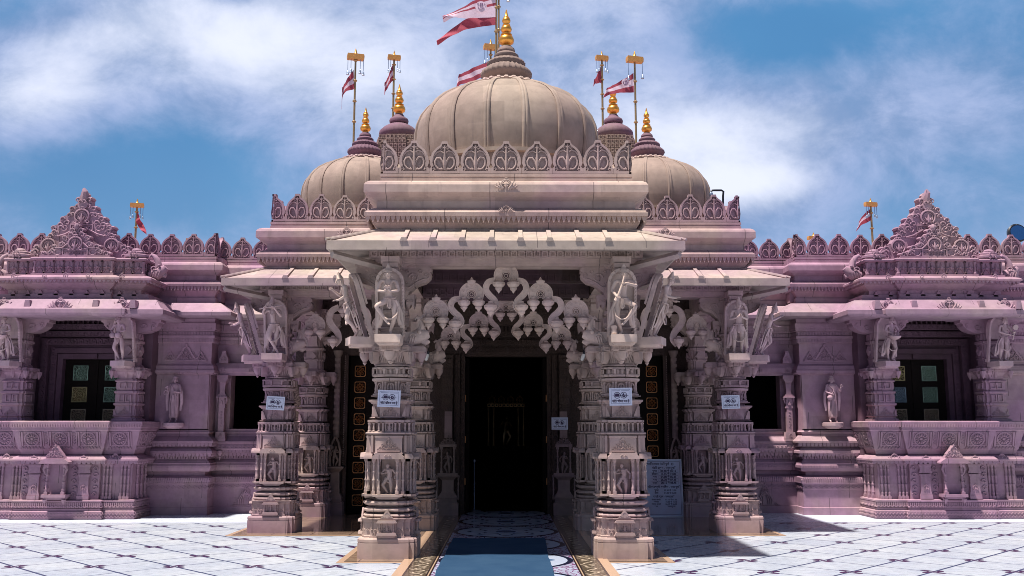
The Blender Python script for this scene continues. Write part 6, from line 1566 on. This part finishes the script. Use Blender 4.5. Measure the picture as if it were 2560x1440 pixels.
# ---- timetable board
def board():
    Y=16.35; x,_,z0=P(1655,1283,16.4); 
    t=empty('timetable_board',(2.86,18.27,.01),0,label='blue-grey timetable board leaning at the side door behind the right front pillar',cat='sign')
    t.rotation_euler.x=-.09; t.scale=(1.12,1.12,1.12)
    mb=MB(); W,H=.80,.93
    mb.prism([(-W/2,0),(W/2,0),(W/2-.01,H-.0),(-W/2,H)],-.012,.012); mb.build('board_panel',M_BOARD,t,ang=25)
    fr=MB(); fr.ring([(-W/2-.006,-.006),(W/2+.006,-.006),(W/2-.004,H+.006),(-W/2-.006,H+.006)],[(-W/2+.008,.008),(W/2-.008,.008),(W/2-.018,H-.008),(-W/2+.008,H-.008)],-.018,.014); fr.build('board_frame',simple('aluminium_edge',(.55,.55,.62),.3,.6),t,sm=False)
    mb=MB(); y=-.0135
    mb.ring([(-.37,.03),(.37,.03),(.365,.9),(-.37,.9)],[(-.366,.034),(.366,.034),(.361,.896),(-.366,.896)],y-.001,y+.001)
    a,b=[],[]
    put_text(mb,'स्वामिनारायण मंदिर पुणे',-.02,.855,.052,y,maxw=.42,weight=.0015)
    mb.ring([(.24+.022*cos(2*pi*i/16),.855+.022*sin(2*pi*i/16)) for i in range(16)],[(.24+.012*cos(2*pi*i/16),.855+.012*sin(2*pi*i/16)) for i in range(16)],y-.001,y)
    put_text(mb,'मंदिर दर्शन - समयसूचि',.09,.79,.05,y,maxw=.40,weight=.0015)
    rows=[('सुबह','07.30 से 10.15'),('दोपहर','11.15 से 12.00'),('शाम','04.00 से 05.45'),('शाम','06.30 से 07.45'),('रात्रि','08.15 से 08.45')]
    z=.737
    for k,(l,r) in enumerate(rows):
        put_text(mb,l,-.06,z,.042,y,maxw=.12,weight=.0013); put_text(mb,r,.17,z,.046,y,maxw=.29,weight=.0022)
        mb.ring([(.005,z-.022),(.335,z-.022),(.335,z+.022),(.005,z+.022)],[(.007,z-.02),(.333,z-.02),(.333,z+.02),(.007,z+.02)],y-.0005,y); mb.box(-.13,.0,y-.0005,y,z-.023,z-.0215)
        z-=.048
    z-=.02; put_text(mb,'निलकंठवर्णी अभिषेक - समयसूचि',.08,z,.046,y,maxw=.55,weight=.0015); z-=.055
    for l,r in (('सुबह','09.30 से 12.00'),('शाम','04.00 से 06.00')):
        put_text(mb,l,-.04,z,.04,y,maxw=.10,weight=.0013); put_text(mb,r,.19,z,.036,y,maxw=.25,weight=.001); z-=.044
    z-=.015; put_text(mb,'आरती क्रम - समयसूचि',.07,z,.045,y,maxw=.36,weight=.0015); z-=.05
    for l,r in (('मंगला आरती','07.15 से 07.30'),('शणगार','10.00 से 10.10'),('संध्या आरती','06.15 से 06.30'),('शयन','समयानुसार')):
        put_text(mb,l,-.05,z,.032,y,maxw=.15,weight=.001); put_text(mb,r,.20,z,.034,y,maxw=.22,weight=.001); z-=.036
    for zz in (.75,.43,.13): mb.ring([(-.26+.04*cos(2*pi*i/18),zz+.04*sin(2*pi*i/18)) for i in range(18)],[(-.26+.034*cos(2*pi*i/18),zz+.034*sin(2*pi*i/18)) for i in range(18)],y-.001,y); mb.disc_y(-.26,zz,y-.001,y,.016,8)
    mb.build('lettering_print',M_INK,t,sm=False)
board()
# ================================================================ lamps and fittings
def hook_lamp():
    x,_,z=P(1803,520,16.2); t=empty('hooked_lamp',(x,16.2,z),0,label='thin black bent lamp pipe on the parapet above the right porch',cat='lamp')
    Yy=16.2; f=lambda u,v:(P(u,v,Yy)[0]-x,0,P(u,v,Yy)[2]-z)
    mb=MB(); mb.tube([f(1808,525),f(1808,490),f(1809,478),f(1804,475),f(1790,475),f(1781,475),f(1778,479)],.018,8); mb.build('lamp_pipe',M_BLKM,t,ang=50)
    mb=MB(); a=f(1778,478); mb.push(*a); mb.lathe([(.01,.0),(.03,-.03),(.035,-.08),(.02,-.1)],seg=10); mb.tube([(0,0,-.1),(.02,0,-.16)],.01,5); mb.pop(); mb.build('lamp_head',M_BELL,t,ang=50)
hook_lamp()
def floodlight():
    x,y,z=P(2546,582,26); t=empty('floodlight',(x,26,z),0,label='dark round floodlight above the roof at the right edge of the photo',cat='lamp')
    mb=MB(); mb.push(0,0,0,rx=pi/2-.2); mb.lathe([(.05,-.2),(.2,-.16),(.26,-.05),(.27,.05),(.24,.08)],seg=20); mb.pop(); mb.ball(0,0,.22,.05); mb.build('lamp_body',M_BLKM,t,ang=40)
    mb=MB(); mb.push(0,-.085,0.0,rx=pi/2-.2); mb.lathe([(.01,-.0),(.22,.0),(.22,.015)],seg=20); mb.pop(); mb.build('lens',simple('dark_blue_glass',(.01,.05,.16),.15),t,ang=40)
    mb=MB(); mb.lathe([(.03,-2.5),(.03,-.2)],seg=8); mb.build('post',M_BLKM,t)
floodlight()
def bulb(label,x,y,z,k=1):
    t=empty('light_bulb',(x,y,z),0,label=label,cat='lamp')
    mb=MB(); mb.push(0,0,0,ry=.3,sc=k); mb.lathe([(.018,-.06),(.03,-.04),(.03,.04),(.022,.055)],seg=12); mb.pop(); mb.build('bulb',M_BULB,t,ang=40)
    mb=MB(); mb.push(0,0,0,ry=.3,sc=k); mb.lathe([(.02,.055),(.022,.10)],seg=12); mb.pop(); mb.tube([(0.02,0,.10*k),(.03,.06,.16*k)],.008,5); mb.build('socket',M_BLKM,t,ang=40)
a=P(1067,893,15.8); bulb('small white bulb inside the porch, right of the left front pillar top',a[0],15.8,a[2],1)
a=P(1457,893,15.8); bulb('small white bulb inside the porch, left of the right front pillar top',a[0],15.8,a[2],1)
def camera_dome():
    x,y,z=P(2432,768,17.7); t=empty('security_camera',(x,y,z),0,label='small white security camera under the eave of the right balcony',cat='camera')
    mb=MB(); mb.lathe([(.06,-.02),(.065,.0),(.065,.05),(.05,.07)],.05,0,14); mb.build('camera_housing',M_BULB,t,ang=40)
    mb=MB(); mb.ball(.05,0,-.02,.05,.05,.04,seg=12,rings=6); mb.build('camera_dome',M_BLKM,t,ang=60)
    mb=MB(); mb.tube([(-.09,0,.03),(0,0,.04)],.022,8); mb.build('camera_arm',M_BULB,t,ang=40)
camera_dome()
# ---- golden shrine deep inside the hall and brass stanchion
def shrine():
    t=empty('golden_shrine',(0,25.5,0),0,label='gilded carved shrine dimly visible deep inside the open main door',cat='shrine')
    mb=MB(); mb.box(-.75,.75,-.2,.5,0,1.1)
    for z,w in ((0,.9),(.15,.85),(1.0,.8),(1.1,.85)): mb.box(-w,w,-.3,.55,z,z+.08)
    mb.build('base',M_DARKW,t,sm=False)
    for q in (-1,1):
        for w in (.46,.32): mb=MB(); mb.push(q*w,-.15,1.18); mb.lathe([(.04,0),(.03,.1),(.03,.5),(.022,.9),(.04,1.0)],seg=10); mb.pop(); mb.build('column',M_POLE,t,ang=40)
    mb=MB(); squares(mb,[(-.5,-.2),(.5,-.2)],0,2.2,2.28,.1,.03)
    for x in (-.36,-.12,.12,.36): gavaksha(mb,x,2.38,.09,-.2)
    mb.build('canopy',M_POLE,t,ang=35)
    mb=MB(); tiny_fig(mb,0,1.2,.8,0); mb.build('idol',M_POLE,t,ang=50)
shrine()
def stanchion():
    x=P(1186,1200,19.6)[0]; t=empty('queue_post',(x,19.6,.0),0,label='slim steel queue post just inside the left of the main door',cat='post')
    mb=MB(); mb.lathe([(.015,.02),(.015,.95),(.03,.97),(.0301,1.0),(.005,1.03)],seg=10); mb.build('post',M_BELL,t,ang=40)
    mb=MB(); mb.lathe([(.14,0),(.14,.015),(.03,.03)],seg=18); mb.build('foot',M_BELL,t,ang=40)
stanchion()
